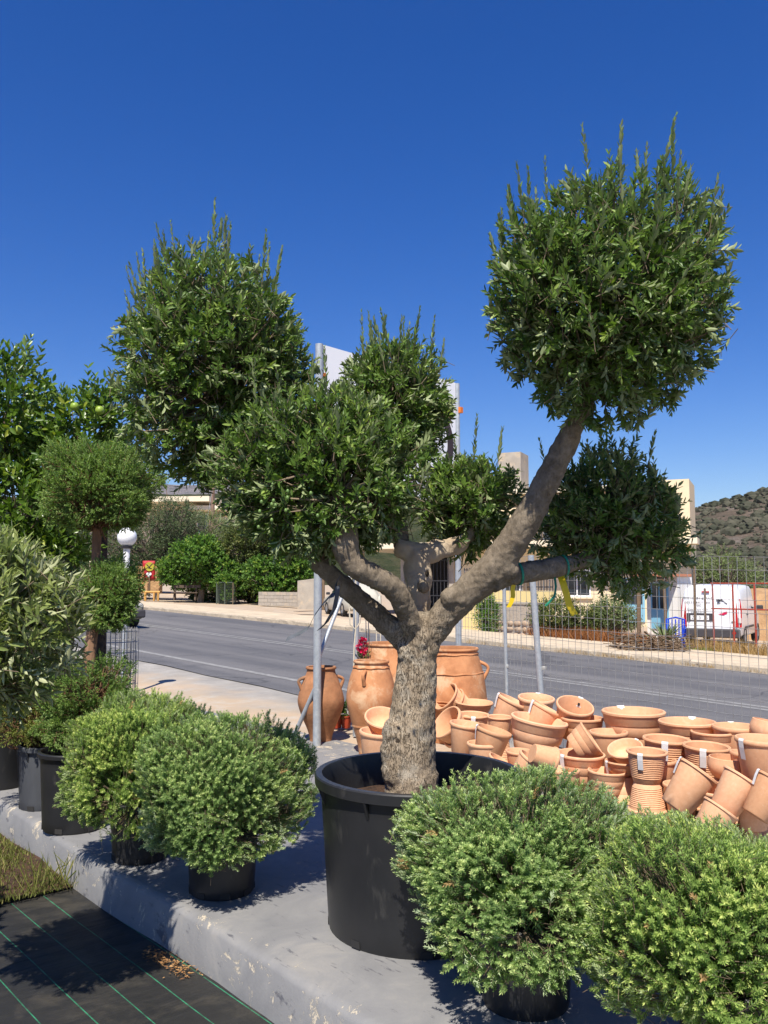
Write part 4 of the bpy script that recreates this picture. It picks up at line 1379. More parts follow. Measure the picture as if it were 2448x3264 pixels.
# bougainvillea against the broad jar
p = at(1160, 2150, 9.15)
bv = empty('bougainvillea', (p.x, p.y, ground_at(p.x, p.y)), 0, 'bougainvillea with magenta bracts beside the broad jar', 'flowering plant')
nb = MB()
for k in range(5):
    nb.tube([(0, 0, 0), (.02 * k - .04, .02, .5), (.03 * k - .06, .03, 1.0 + .03 * k)], [.006, .005, .003], 5)
nb.build('canes', M['twig'], bv)
leaf_cloud(bv, [((0, 0, .55), (.09, .09, .4))], 60, 61, (.045, .025), 'bgmul', 'leaves', nper=2, slen=.08, twig=.002, branches=10, stem=(0, 0, 0))
leaf_cloud(bv, [((-.02, 0, .92), (.035, .04, .10))], 26, 62, (.035, .026), 'pink', 'bracts', nper=3, slen=.05, twig=.002, branches=10, stem=(0, 0, .5))
for k, px in enumerate((1172, 1180, 1205, 1218)):
    p = at(px, 2035, 9.75)
    p2 = at(px - 6, 1985, 9.8)
    c_ = empty('cane', (p.x, p.y, ground_at(p.x, p.y)), 0, ['leftmost bare cane beside the pink flowers', 'second bare cane from the pink flowers', 'third bare cane behind the broad jar', 'bare cane nearest the olive trunk'][k], 'cane', 'bare canes behind the broad jar')
    MB().tube([(0, 0, 0), (p2.x - p.x, p2.y - p.y, p2.z + .05 - c_.location.z)], [.008, .006], 6).build('stick', M['rope'], c_)

# ------------------------------------------------------------------ new terracotta pots
def rib(prof, n, z0, z1, r0, r1, d):
    for k in range(n):
        u = k / n; u2 = (k + .5) / n; u3 = (k + .85) / n
        prof += [(r0 + (r1 - r0) * u, z0 + (z1 - z0) * u), (r0 + (r1 - r0) * u2 + d, z0 + (z1 - z0) * u2), (r0 + (r1 - r0) * u3 + d * .3, z0 + (z1 - z0) * u3)]
def pot_profile(kind):
    th = .075
    if kind == 'plain':
        h = 1.75; rb = .70
        pr = [(.001, .0), (rb - .03, 0), (rb, .03), (.93, h - .22), (.97, h - .19), (1.0, h - .15), (1.0, h - .04), (.97, h), (.91, h), (.88, h - .05)]
    elif kind == 'tall':
        h = 2.0; rb = .66
        pr = [(.001, .0), (rb - .03, 0), (rb, .03), (.92, h - .16), (.96, h - .14), (1.0, h - .11), (1.0, h - .03), (.97, h), (.91, h), (.88, h - .05)]
    elif kind == 'ringed':
        h = 1.5; rb = .66
        pr = [(.001, 0), (rb - .03, 0), (rb, .03)]
        rib(pr, 11, .22, h - .28, rb + .05, .88, .028)
        pr += [(.89, h - .26), (.90, h - .16), (.98, h - .12), (1.0, h - .07), (.98, h - .01), (.92, h), (.86, h - .05)]
    elif kind == 'banded':
        h = 1.12; rb = .74
        pr = [(.001, 0), (rb - .03, 0), (rb, .04), (.80, .30), (.80, .36), (.845, .40), (.895, .66), (.89, .70), (.925, .74), (.955, .98), (.97, 1.0), (1.0, 1.03), (1.0, 1.09), (.97, h), (.92, h), (.89, h - .05)]
    elif kind == 'bowl':
        h = .80; rb = .52
        pr = [(.001, 0), (rb - .03, 0), (rb, .03), (.70, .2), (.85, .45), (.90, .62), (.98, .68), (1.0, .74), (.97, h), (.91, h), (.86, h - .06)]
    else:  # round
        h = 1.25; rb = .5
        pr = [(.001, 0), (rb - .03, 0), (rb, .02), (.78, .2), (.98, .5), (1.05, .75), (1.04, .95), (.99, 1.15), (.98, h - .02), (.95, h), (.90, h), (.90, h - .08)]
    inner = []
    ri = pr[-1][0]
    if kind == 'round':
        inner = [(.96, .9), (.93, .6), (.75, .25), (.45, .12), (.001, .12)]
    elif kind == 'bowl':
        inner = [(.78, .42), (.6, .18), (.4, .1), (.001, .1)]
    else:
        inner = [(rb + (ri - rb) * .5 - .02, h * .45), (rb - .08, .14), (.001, .12)]
    return pr + inner, h
PROF = {}
POTM = {}
for k in ('plain', 'tall', 'ringed', 'banded', 'bowl', 'round'):
    pr, h = pot_profile(k)
    PROF[k] = (pr, h)
    POTM[k] = MB().lathe(pr, 44).mesh('terracotta_body', M['terra'], True, 38)
def strap_mesh(kind):
    h = PROF[kind][1]
    top = [(1.012, h - .78), (1.014, h - .30), (1.018, h - .06), (.99, h + .015), (.94, h + .02), (.875, h - .03), (.855, h - .25), (.80, h - .5)]
    lo = {'plain': .93, 'tall': .92, 'ringed': .93, 'banded': .97, 'bowl': .93, 'round': 1.07}[kind]
    top[0] = (lo - .05, h - .78); 
    if kind != 'round': top[1] = (.985, h - .32)
    vs_, fs = [], []
    wd = .13
    for r_, z in top:
        for y_ in (-wd, wd):
            vs_.append((r_ + .012, y_, z))
    for i in range(len(top) - 1):
        a = i * 2
        fs.append((a, a + 1, a + 3, a + 2))
    mb = MB().add(vs_, fs)
    me = mb.mesh('label_strap', M['label'])
    return me
STRAP = {k: strap_mesh(k) for k in PROF}
def stamp_mesh(kind):
    h = PROF[kind][1]
    return MB().add([(.838, -.06, h - .27), (.838, .06, h - .27), (.795, .06, h - .42), (.795, -.06, h - .42)], [(0, 1, 2, 3)]).mesh('label_print', M['black'])
STAMP = {k: stamp_mesh(k) for k in PROF}
def depth_for(px, s):
    k = (px - 1224) / FPX
    return s / (NX * k + NY)
GPOT = 'new terracotta pots piled by the fence'
def tpot(kind, px, py, wpx, s, label, ax=(0, 0, 1), strap=None, spin=0.0, support='auto', stamp=False, dark=False):
    y = depth_for(px, s)
    c = at(px, py, y)
    sc = wpx / 2 * y / FPX
    h = PROF[kind][1] * sc
    axv = Vector(ax).normalized()
    base = c - axv * h
    # never below the slab
    low = min(base.z - .72 * sc * math.sqrt(max(0, 1 - axv.z ** 2)), c.z - sc * math.sqrt(max(0, 1 - axv.z ** 2)))
    if low < 0.0:
        base.z -= low
    t = empty('terracotta_pot', (0, 0, 0), 0, label, 'pot', GPOT)
    t.matrix_world = axis_matrix(axv, base, 0) @ Matrix.Scale(sc, 4)
    o = link('body', POTM[kind], t)
    o.rotation_euler.z = spin
    if strap is not None:
        q = link('label_strap', STRAP[kind], t, rot=(0, 0, R(strap)))
        if stamp:
            link('label_print', STAMP[kind], q)
    if support == 'auto' and base.z > .05 and axv.z > .9:
        hb = base.z
        t2 = empty('terracotta_pot', (base.x, base.y, hb), 0, 'upturned terracotta pot carrying the ' + label, 'pot', GPOT)
        k2 = kind if kind in ('ringed', 'plain') else 'banded'
        s2 = min(hb / PROF[k2][1], sc * 1.0)
        if hb / PROF[k2][1] > sc * 1.05:
            s2 = sc
        t2.matrix_world = Matrix.Translation((base.x, base.y, hb)) @ Matrix.Rotation(math.pi, 4, 'X') @ Matrix.Diagonal((s2 if s2 < sc else sc, s2 if s2 < sc else sc, hb / PROF[k2][1], 1))
        link('body', POTM[k2], t2)
    return t
B_, Mi, Fr = 6.35, 5.75, 5.25
C_ = -90       # strap angle facing the camera
tpot('banded', 2019, 2264, 196, 6.35, 'widest banded pot in the back row against the fence', strap=100)
tpot('banded', 2190, 2297, 176, 6.3, 'broad pot right of the widest banded pot', strap=60)
tpot('plain', 2344, 2312, 142, 6.35, 'plain pot with white label at the back right', strap=80)
tpot('round', 2462, 2300, 120, 6.35, 'round-bellied pot cut by the right picture edge', (.2, .0, 1))
tpot('ringed', 2125, 2352, 148, 5.9, 'ringed pot in the middle row with a strap label', (.03, -.03, 1), strap=-112)
tpot('ringed', 2252, 2375, 146, 5.9, 'ringed pot with long label left of the round bowl', (.03, -.04, 1), strap=-118)
tpot('plain', 2428, 2352, 160, 5.6, 'tall plain pot at the right edge with torn label', (.02, -.02, 1), strap=-160)
tpot('round', 2318, 2413, 112, 5.65, 'smooth round bowl between ringed and plain pots', (.03, -.02, 1))
tpot('ringed', 2062, 2392, 128, 5.5, 'small ringed pot stacked at the front with hanging label', (.02, -.03, 1), strap=-125)
tpot('bowl', 1992, 2382, 112, 5.65, 'small bowl with curled label behind the front ringed pot', (-.25, -.3, .9), strap=30, support=None)
tpot('bowl', 1985, 2425, 112, 5.62, 'small upright bowl under the bowl with curled label', (.03, 0, 1), strap=-165)
tpot('tall', 2232, 2458, 140, 5.4, 'large plain pot leaning with its mouth to the right', (.60, .05, .78), strap=-185, support=None)
tpot('tall', 2370, 2478, 128, 5.3, 'plain leaning pot in the front right, mouth up right', (.56, .05, .80), support=None, strap=-20)
tpot('tall', 2475, 2490, 128, 5.3, 'plain leaning pot cropped by the bottom right frame edge', (.56, .05, .80), support=None, strap=180)
# left half of the pile
tpot('banded', 1720, 2290, 180, 5.85, 'big banded pot tilted right in the middle of the pile', (.16, -.05, 1), support='auto')
tpot('banded', 1852, 2400, 150, 5.55, 'banded pot at the front with strap label on its left', (.02, -.03, 1), strap=-152)
tpot('banded', 1888, 2352, 118, 5.6, 'banded pot tipped over onto the front banded pot', (.62, -.1, .42), support=None)
tpot('banded', 1856, 2286, 132, 6.2, 'banded pot under the pot that faces the camera', (0, 0, 1))
tpot('plain', 1834, 2247, 120, 6.2, 'pot facing the camera with printed label inside', (.12, -.38, .9), strap=62, support=None, stamp=True)
tpot('plain', 1710, 2222, 116, 6.5, 'pot with nested bowl at the top of the pile', (.05, -.12, 1), strap=75)
tpot('bowl', 1707, 2232, 96, 6.48, 'bowl nested inside the topmost pot', (.05, -.1, 1), support=None)
tpot('plain', 1745, 2255, 108, 6.1, 'pot lying tilted left of the pot facing the camera', (.45, -.02, .85), strap=-165, support=None)
tpot('plain', 1640, 2232, 112, 6.4, 'pot tilted to the right beside the galvanised pole', (.42, -.05, .9), strap=-170, support=None)
tpot('bowl', 1512, 2236, 120, 6.3, 'shallow bowl with two white labels beside the trunk', (.03, -.03, 1), strap=130)
tpot('ringed', 1508, 2275, 104, 6.0, 'ringed pot with square label under the shallow bowl', (.03, -.05, 1), strap=-95)
tpot('ringed', 1593, 2283, 80, 5.95, 'little ringed pot in the gap below the tilted pot', (.02, -.04, 1))
tpot('plain', 1576, 2325, 114, 5.55, 'plain pot leaning right, nested in a wider rim', (.28, -.05, 1), strap=-175)
tpot('plain', 1487, 2305, 106, 5.6, 'plain pot with folded label left of the leaning pot', (.12, -.05, 1), strap=-25)
tpot('ringed', 1418, 2218, 100, 6.2, 'upper pot of the stack tipped towards the trunk', (-.72, -.35, .6), support=None)
tpot('ringed', 1424, 2224, 100, 6.22, 'second pot inside the stack tipped towards the trunk', (-.72, -.35, .6), support=None).location += Vector((.05, .025, -.04))
tpot('plain', 1420, 2300, 118, 5.75, 'front pot of the low stack tipped towards the trunk', (-.70, -.35, .62), strap=-60, support=None)
t = tpot('plain', 1432, 2312, 118, 5.78, 'rear pot of the low stack tipped towards the trunk', (-.70, -.35, .62), support=None)
t.location += Vector((.07, .03, -.05))
tpot('plain', 1655, 2392, 84, 5.15, 'small upright pot with label behind the shaded pot', (.02, -.04, 1), strap=-80)
tpot('plain', 1700, 2420, 96, 5.0, 'shaded pot leaning beside the tub rim', (.5, -.1, .7), support=None)
tpot('plain', 1765, 2425, 86, 5.0, 'small pot lying with its base in round shade', (.75, .15, -.28), support=None)
tpot('plain', 1600, 2425, 90, 5.0, 'darkly shaded pot leaning behind the tub', (.45, -.1, .75), support=None)
tpot('plain', 2292, 2520, 118, 5.45, 'upright plain pot in the gap between the leaning pots')
tpot('plain', 2170, 2500, 110, 5.6, 'plain pot standing behind the large leaning pot')
tpot('banded', 1935, 2455, 120, 5.5, 'low banded pot beside the front banded pot', (.04, 0, 1))
tpot('plain', 1795, 2450, 104, 5.3, 'plain pot standing behind the mound shrub', (.03, 0, 1))
tpot('plain', 2400, 2540, 110, 5.35, 'plain pot half buried under the right leaning pots')
tpot('plain', 1545, 2372, 112, 5.5, 'plain pot under the leaning plain pot behind the tub')
tpot('plain', 1940, 2330, 120, 6.0, 'plain pot under the left of the widest banded pot')
tpot('plain', 2100, 2420, 110, 5.7, 'plain pot behind the front ringed stack')
tpot('banded', 2270, 2330, 130, 6.2, 'banded pot between the back row pots')
tpot('plain', 2390, 2400, 120, 5.85, 'plain pot behind the tall pot at the right edge', (.1, 0, 1))
tpot('tall', 2300, 2575, 116, 5.1, 'lowest leaning pot at the front of the pile', (.55, .05, .75), support=None)
# pair left of the trunk
tpot('bowl', 1222, 2285, 120, 5.1, 'tilted bowl with barcode label left of the trunk', (.12, -.42, .9), strap=55, support=None, stamp=True)
tpot('plain', 1212, 2338, 132, 4.95, 'shaded pot under the tilted bowl left of the trunk', (.06, -.05, 1))

# ------------------------------------------------------------------ fence along the road edge
FS = 7.0
def fence_mesh(parent, t0, t1, s_, h, dx=.075, dz=.12, rad=.0021, o0=None, seed=1):
    rg = random.Random(seed)
    o0 = o0 or Vector((0, 0, 0))
    mb = MB()
    n = int(abs(t1 - t0) / dx)
    zz = [k * dz for k in range(int(h / dz) + 1)]
    off = [[rg.uniform(-.006, .006) for _ in range(5)] for _ in range(n + 1)]
    for i in range(n + 1):
        t_ = t0 + (t1 - t0) * i / n
        q = st(s_, t_); g = ground_at(q.x, q.y)
        pts = [Vector((q.x + off[i][k], q.y + off[i][k] * .5, g + .03 + (h - .03) * k / 4)) - o0 for k in range(5)]
        mb.tube(pts, rad, 4, False)
    a = mb.build('vertical_wires', M['wire'], parent)
    a['kind'] = 'stuff'
    mb = MB()
    for z in zz:
        pts = []
        for k in range(13):
            t_ = t0 + (t1 - t0) * k / 12
            q = st(s_ - .003, t_)
            pts.append(Vector((q.x, q.y, ground_at(q.x, q.y) + .03 + z * (h - .03) / zz[-1] + rg.uniform(-.008, .008))) - o0)
        mb.tube(pts, rad, 4, False)
    b = mb.build('horizontal_wires', M['wire'], parent)
    b['kind'] = 'stuff'
o0 = st(FS, 3.0); o0.z = ground_at(o0.x, o0.y)
fe = empty('wire_fence', o0, 0, 'tall square-mesh wire fence along the road behind the pots', 'fence')
fence_mesh(fe, 0.6, 5.9, FS, 1.93, o0=o0)
def tpx(px, s):
    y = depth_for(px, s); x = (px - 1224) / FPX * y
    return x * TX + y * TY
def fpost(px_top, py_top, px_bot, s_, r_, label, h=None):
    yb = depth_for(px_bot, s_)
    b_ = Vector(((px_bot - 1224) / FPX * yb, yb, 0)); b_.z = ground_at(b_.x, b_.y) - .02
    tp_ = at(px_top, py_top, yb)
    o = empty('fence_post', b_, 0, label, 'post', 'galvanised posts by the fence')
    MB().tube([(0, 0, 0), (tp_ - b_)], r_, 14).build('tube', M['galv'], o, True)
    MB().lathe([(r_, 0), (r_ + .003, .0), (r_ + .003, .03), (r_, .035)], 14, (0, 0, (tp_ - b_).z * .42)).build('tie_wire', M['wire'], o, True)
    return o
fpost(1692, 1770, 1728, 6.93, .031, 'thick galvanised pole leaning slightly below the cut branch')
fpost(1605, 1800, 1612, 7.05, .019, 'thin galvanised post with a row of wire ties')
# short return panel between the thin post and the sign post
o1 = st(7.05, 6.2); o1.z = ground_at(o1.x, o1.y)
fe2 = empty('wire_fence', o1, 0, 'short wire mesh panel between thin post and sign post', 'fence')
fence_mesh(fe2, 5.95, 6.9, 7.06, 1.78, .05, .10, .0019, o1, 3)

# ------------------------------------------------------------------ billboard on steel posts
bA = gz(1010, 2376)
bB = at(1463, 2200, 10.45)
bB.z = ground_at(bB.x, bB.y)
bu = Vector((bB.x - bA.x, bB.y - bA.y, 0)); bl = bu.length; bu.normalize()
sg = empty('billboard', (bA.x, bA.y, 0), math.atan2(bu.y, bu.x), 'white billboard on galvanised posts with a dark letter', 'billboard')
Zt = at(1004, 1097, bA.y).z
Zb = 2.55
MB().cyl((0, 0, 0), (0, 0, Zt), .040, n=16).build('post', M['galv'], sg, True)
MB().cyl((bl, 0, bB.z), (bl, 0, Zt), .034, n=16).build('post', M['galv'], sg, True)
MB().cyl((bl * .265, 0.06, 0), (bl * .265, .06, Zb + .4), .032, n=16).build('post', M['galv'], sg, True)
MB().box((bl / 2, 0, (Zt + Zb) / 2), (bl - .10, .03, Zt - Zb)).build('board', M['board'], sg)
MB().tube([(.03, .05, .78), (bl * .26, .04, 1.85)], .020, 12).build('brace', M['galv'], sg, True)
MB().tube([(0.0, .03, .55), (0, .36, .0)], .022, 12).build('brace', M['galv'], sg, True)
MB().box((bl + .01, -.045, Zt - .33), (.05, .04, .07)).build('clamp', M['orange'], sg)
MB().box((.05, -.03, Zt - .32), (.02, .02, .05)).build('clamp', M['orange'], sg)
# big dark letter O and a green bar printed on the camera side
on = MB()
vs_, fs = [], []
for k in range(48):
    a = 2 * math.pi * k / 48
    vs_ += [(.36 * math.cos(a), -.002, .42 * math.sin(a)), (.24 * math.cos(a), -.002, .30 * math.sin(a))]
for k in range(48):
    a, b_ = 2 * k, 2 * ((k + 1) % 48)
    fs.append((a, b_, b_ + 1, a + 1))
on.add(vs_, fs).build('letter', M['ink'], sg, loc=(bl - .46, -.016, Zt - .78))
MB().box((.26, -.018, Zt - .46), (.05, .003, .12)).build('green_mark', M['greenink'], sg)
# rope hanging from the sign
rp = [at(1128, 1750, 8.95), at(1113, 1930, 8.95), at(1116, 1990, 8.95), at(1133, 2006, 8.95), at(1147, 1985, 8.95), at(1150, 1930, 8.95), at(1146, 1880, 8.95)]
ro = empty('rope', at(1128, 1750, 8.95), 0, 'cream rope looped over the sign frame beside the trunk', 'rope')
MB().tube([p_ - Vector(ro.location) for p_ in rp], .008, 8).build('loop', M['rope'], ro, True)
MB().tube([p_ - Vector(ro.location) for p_ in (at(1133, 1780, 8.94), at(1134, 2000, 8.94), at(1129, 2060, 8.94), at(1127, 2160, 8.93), at(1122, 2250, 8.93))], .008, 8).build('tail', M['rope'], ro, True)

# ------------------------------------------------------------------ across the road: vehicles
def loft(sections, mat_, name, parent, smooth=True):
    n = len(sections[0])
    vs_, fs = [], []
    for s_ in sections: vs_ += s_
    for j in range(len(sections) - 1):
        for k in range(n - 1):
            a = j * n + k
            fs.append((a, a + 1, a + n + 1, a + n))
        a = j * n
        fs.append((a + n - 1, a, a + n, a + 2 * n - 1))
    fs.append(tuple(range(n - 1, -1, -1)))
    e = (len(sections) - 1) * n
    fs.append(tuple(e + k for k in range(n)))
    return MB().add(vs_, fs).build(name, mat_, parent, smooth, angle=50)
def sec(y, wb, wm, wt, zb, zm, zt):
    """closed body section at length y: sill, belt, roof half-widths and heights"""
    h = []
    pts = [(wb * .93, zb), (wb, zb + .06), (wm, (zb + zm) / 2), (wm, zm), (wm - (wm - wt) * .25, zm + (zt - zm) * .4), (wt + .04, zt - .16), (wt - .02, zt - .05), (wt - .14, zt - .005), (wt * .4, zt + .012)]
    L = [(x, y, z) for x, z in pts] + [(-x, y, z) for x, z in reversed(pts)]
    return L
def wheel(parent, x, y, r_, w_=.19):
    o = MB().lathe([(r_ * .62, -w_ / 2), (r_ * .92, -w_ / 2), (r_, -w_ / 2 + .03), (r_, w_ / 2 - .03), (r_ * .92, w_ / 2), (r_ * .62, w_ / 2)], 28, closed=True).build('wheel', M['tyre'], parent, True)
    o.location = (x, y, r_); o.rotation_euler = (0, R(90), 0)
    MB().lathe([(.001, -w_ * .3), (r_ * .2, -w_ * .42), (r_ * .55, -w_ * .36), (r_ * .64, -w_ * .45), (r_ * .64, w_ * .45), (r_ * .55, w_ * .36), (r_ * .2, w_ * .42), (.001, w_ * .3)], 20).build('rim', M['rim'], o, True)
    return o
def on_slope(x, y): return Vector((x, y, plane_z(x, y)))

vp = at(2268, 2062, 25.6)
van = empty('van', on_slope(vp.x, 25.6) + Vector((0, 0, .0)), R(-31), 'white panel van parked with its rear towards the road', 'van')
S_ = [sec(0.0, .76, .80, .66, .42, 1.02, 1.62), sec(.06, .80, .83, .70, .34, 1.02, 1.76), sec(.35, .82, .835, .72, .30, 1.02, 1.80), sec(1.6, .82, .84, .73, .28, 1.02, 1.82), sec(2.5, .82, .84, .72, .28, 1.0, 1.80), sec(2.95, .82, .84, .66, .28, .98, 1.62), sec(3.3, .82, .83, .70, .28, .90, 1.06), sec(3.85, .78, .78, .66, .30, .78, .92), sec(4.02, .68, .66, .55, .34, .66, .74)]
loft(S_, M['vanwhite'], 'body', van)
for s_ in (-1, 1):
    d = MB()
    vs_ = [(s_ * .015, -.012, .46), (s_ * .66, -.012, .46), (s_ * .70, -.012, 1.0), (s_ * .60, .012, 1.66), (s_ * .02, .012, 1.68)]
    vs_ += [(x, y + .02, z) for x, y, z in vs_]
    f_ = [(0, 1, 2, 3, 4), (9, 8, 7, 6, 5)] + [(k, (k + 1) % 5, 5 + (k + 1) % 5, 5 + k) for k in range(5)]
    if s_ > 0: f_ = [tuple(reversed(q)) for q in f_]
    dr = d.add(vs_, f_).build('rear_door', M['vanwhite'], van)
    MB().box((s_ * .62, -.02, .74), (.10, .03, .015)).build('hinge', M['vangrey'], dr)
    tl = MB()
    vs_ = [(s_ * .69, -.035, .58), (s_ * .845, .03, .58), (s_ * .855, .06, 1.05), (s_ * .81, .10, 1.40), (s_ * .72, .0, 1.36), (s_ * .70, -.035, 1.0)]
    vs_ += [(x - s_ * .03, y + .06, z) for x, y, z in vs_]
    f_ = [(0, 1, 2, 3, 4, 5), (11, 10, 9, 8, 7, 6)] + [(k, (k + 1) % 6, 6 + (k + 1) % 6, 6 + k) for k in range(6)]
    if s_ > 0: f_ = [tuple(reversed(q)) for q in f_]
    lt = tl.add(vs_, f_).build('tail_light', M['taillight'], van)
    MB().box((s_ * .79, -.0, .78), (.075, .08, .14), s_ * .7).build('reversing_lens', M['clearlens'], lt)
    m_ = MB().box((s_ * .97, 2.72, 1.08), (.20, .10, .17)).build('wing_mirror', M['iron'], van)
    bevel(m_, .03)
    sw = MB().add([(s_ * .822, 1.95, 1.08), (s_ * .815, 2.85, 1.06), (s_ * .735, 2.72, 1.50), (s_ * .755, 1.98, 1.58)], [(0, 1, 2, 3) if s_ > 0 else (3, 2, 1, 0)]).build('side_window', M['glass'], van)
    for v in sw.data.vertices: v.co.x += s_ * .018
    MB().box((s_ * .845, 1.1, .92), (.02, .22, .05)).build('door_handle', M['vangrey'], van)
    MB().box((s_ * .842, 1.5, .55), (.02, 1.6, .06)).build('side_moulding', M['vangrey'], van)
    for y_ in (.72, 3.25): wheel(van, s_ * .74, y_, .30)
bevel(MB().box((0, -.05, .40), (1.62, .17, .26)).build('bumper', M['vangrey'], van), .04, 3)
MB().box((.66, -.138, .42), (.09, .012, .06)).build('reflector', M['taillight'], van)
MB().box((-.12, -.03, 1.60), (.22, .03, .035)).build('brake_light', M['taillight'], van)
plate = MB().box((-.30, -.028, .84), (.52, .012, .13)).build('number_plate', M['label'], van)
MB().box((-.30, -.020, .86), (.74, .018, .22)).build('plate_panel', M['vangrey'], van)
def text(parent, s_, size, loc, rot, matn, name, sx=1.0):
    c = bpy.data.curves.new(name, 'FONT')
    c.body = s_
    c.size = size
    c.align_x = 'CENTER'
    tmp = bpy.data.objects.new(name, c)
    COL.objects.link(tmp)
    me = bpy.data.meshes.new_from_object(tmp)
    bpy.data.objects.remove(tmp)
    me.materials.clear(); me.materials.append(M[matn])
    o = link(name, me, parent, loc, rot)
    o.scale.x = sx
    return o
for s_, z, sz in (('\u039c\u039f\u03a4\u039f\u03a3\u039f\u03a6\u03a1 \u039a\u0391\u039b\u039b\u039f', 1.385, .085), ('\u0398\u0395\u03a3\u03a3\u039f\u03a6\u03a1\u0395\u03a4 \u03a3\u0391\u039d', 1.255, .085), ('\u03a4\u03a5\u03a1\u039f', 1.165, .085), ('\u03a3\u03a9\u039c\u0391\u03a4\u039f\u03a5 \u03a3\u0399\u0395\u03a3', 1.045, .08), ('\u0395\u03a1\u0393\u0391\u03a3\u0399\u0395\u03a3', .965, .08)):
    text(van, s_, sz, (-.36, -.019, z), (R(90) - (0.04 if z > 1 else 0), 0, 0), 'black', 'lettering')
text(plate, '\u0396\u03a5 3  35', .125, (-.30, -.036, .797), (R(90), 0, 0), 'black', 'plate_number')
lg = MB()
rg = random.Random(12)
for k in range(9):
    lg.box((.33 + rg.uniform(-.13, .13), -.018, 1.33 + rg.uniform(-.06, .06)), (.09, .004, .022), m=Matrix.Rotation(rg.uniform(-.7, .7), 3, 'Y'))
lg.build('dark_emblem', M['black'], van)
MB().add([(.2, -.019, .955), (.36, -.019, .92), (.47, -.019, .98), (.45, -.019, 1.04), (.34, -.019, .985)], [(4, 3, 2, 1, 0)]).build('pink_emblem', M['pink'], van)

# car coming along the far left of the road
def small_car(loc, rz, label, pm_):
    car = empty('car', loc, rz, label, 'car')
    Sc = [sec(0.0, .62, .64, .5, .34, .6, .70), sec(.12, .76, .78, .62, .26, .66, .80), sec(.6, .80, .81, .66, .22, .72, .90), sec(1.05, .81, .82, .68, .20, .80, .98), sec(1.75, .81, .82, .60, .20, .86, 1.36), sec(2.4, .81, .82, .62, .20, .88, 1.42), sec(3.2, .81, .82, .60, .20, .88, 1.38), sec(3.75, .80, .80, .62, .24, .86, 1.0), sec(3.95, .70, .70, .55, .32, .7, .8)]
    loft(Sc, M[pm_], 'body', car)
    for s_ in (-1, 1):
        for y_ in (.72, 3.15): wheel(car, s_ * .73, y_, .29)
        o = MB().box((s_ * .58, .07, .66), (.26, .14, .13)).build('headlight', M['clearlens'], car); bevel(o, .03)
        q = MB().add([(s_ * .80, 1.5, .95), (s_ * .80, 3.1, .95), (s_ * .66, 3.0, 1.30), (s_ * .66, 1.85, 1.30)], [(0, 1, 2, 3) if s_ > 0 else (3, 2, 1, 0)]).build('side_window', M['glass'], car)
        for v in q.data.vertices: v.co.x += s_ * .02
        o = MB().box((s_ * .93, 1.35, .96), (.18, .09, .12)).build('wing_mirror', M['iron'], car); bevel(o, .03)
    bevel(MB().box((0, .02, .42), (1.52, .22, .24)).build('bumper', M['vangrey'], car), .05, 3)
    MB().box((0, .02, .62), (.8, .06, .09)).build('grille', M['iron'], car)
    MB().add([(-.66, 1.06, 1.0), (.66, 1.06, 1.0), (.56, 1.72, 1.37), (-.56, 1.72, 1.37)], [(0, 1, 2, 3)]).build('windscreen', M['glass'], car, loc=(0, -.015, .02))
    return car
cp = gz(428, 2006, -.057, -.0325, .0027)
q_ = Vector((cp.x - .45, cp.y + .1, 0))
small_car(on_slope(q_.x, q_.y), math.atan2(TY, TX) - R(90), 'dull beige car coming out from behind the topiary', 'carpaint')

# ------------------------------------------------------------------ cream house
HX, HY = -1.35, 43.3
hrz = math.atan2(-.403, .915)
hs = empty('house', (HX, HY, -.25), hrz, 'two-storey cream house with balcony behind the olive tree', 'house')
def hb(name, x0, x1, y0, y1, z0, z1, matn, parent=None):
    o = MB().box(((x0 + x1) / 2, (y0 + y1) / 2, (z0 + z1) / 2), (x1 - x0, y1 - y0, z1 - z0)).build(name, M[matn], parent or hs)
    return o
W = 15.75
hb('ground_floor_wall', 5.2, W, 0, 3, -.5, 3.6, 'cream')
hb('upper_floor_wall', 6.2, W - 1.1, 1.3, 3, 3.6, 6.0, 'cream')
hb('corner_wall', W - 1.1, W, 0.0, 3, 3.6, 6.25, 'cream')
hb('roof_slab', 5.9, W - 1.1, .9, 3.2, 6.0, 6.22, 'cream_trim')
hb('balcony_slab', -.2, W + .35, -1.25, 0.0, 3.42, 3.68, 'cream_trim')
hb('carport_roof', -.2, 5.2, 0.0, 7, 3.42, 3.66, 'cream_trim')
hb('stair_tower', 6.9, 8.0, 1.5, 3, 6.22, 8.1, 'concrete')
for x in (0.2, 2.6, 5.0):
    hb('carport_pillar', x - .16, x + .16, -.2, .12, -.5, 3.42, 'concrete')
hb('carport_back_wall', 0.0, 5.2, 6.8, 7.0, -.5, 3.42, 'dark')  # wall coloured near-black in place of carport shade
hb('awning', 8.0, 12.5, -.6, 1.3, 5.35, 5.5, 'wood')
def window(x0, x1, z0, z1, y=0.0, pane='glass', frame='white'):
    o = hb('window', x0, x1, y - .03, y + .03, z0, z1, frame)
    nw = 2
    for k in range(nw):
        a = x0 + .06 + (x1 - x0 - .06) * k / nw; b_ = x0 + (x1 - x0 - .06) * (k + 1) / nw
        hb('pane', a, b_, y - .045, y - .032, z0 + .07, z1 - .07, pane, o)
    hb('sill', x0 - .08, x1 + .08, y - .12, y + .02, z0 - .09, z0 - .002, 'cream_trim', o)
window(9.1, 10.2, 3.75, 5.6, 1.3)
window(12.0, 13.0, 4.2, 5.5, 1.3)
o = hb('door', 7.3, 8.4, -.05, .02, 0.3, 2.6, 'white')
hb('door_panel', 7.45, 8.25, -.075, -.052, 1.3, 2.45, 'glass', o)
window(10.3, 11.5, 1.2, 2.4)
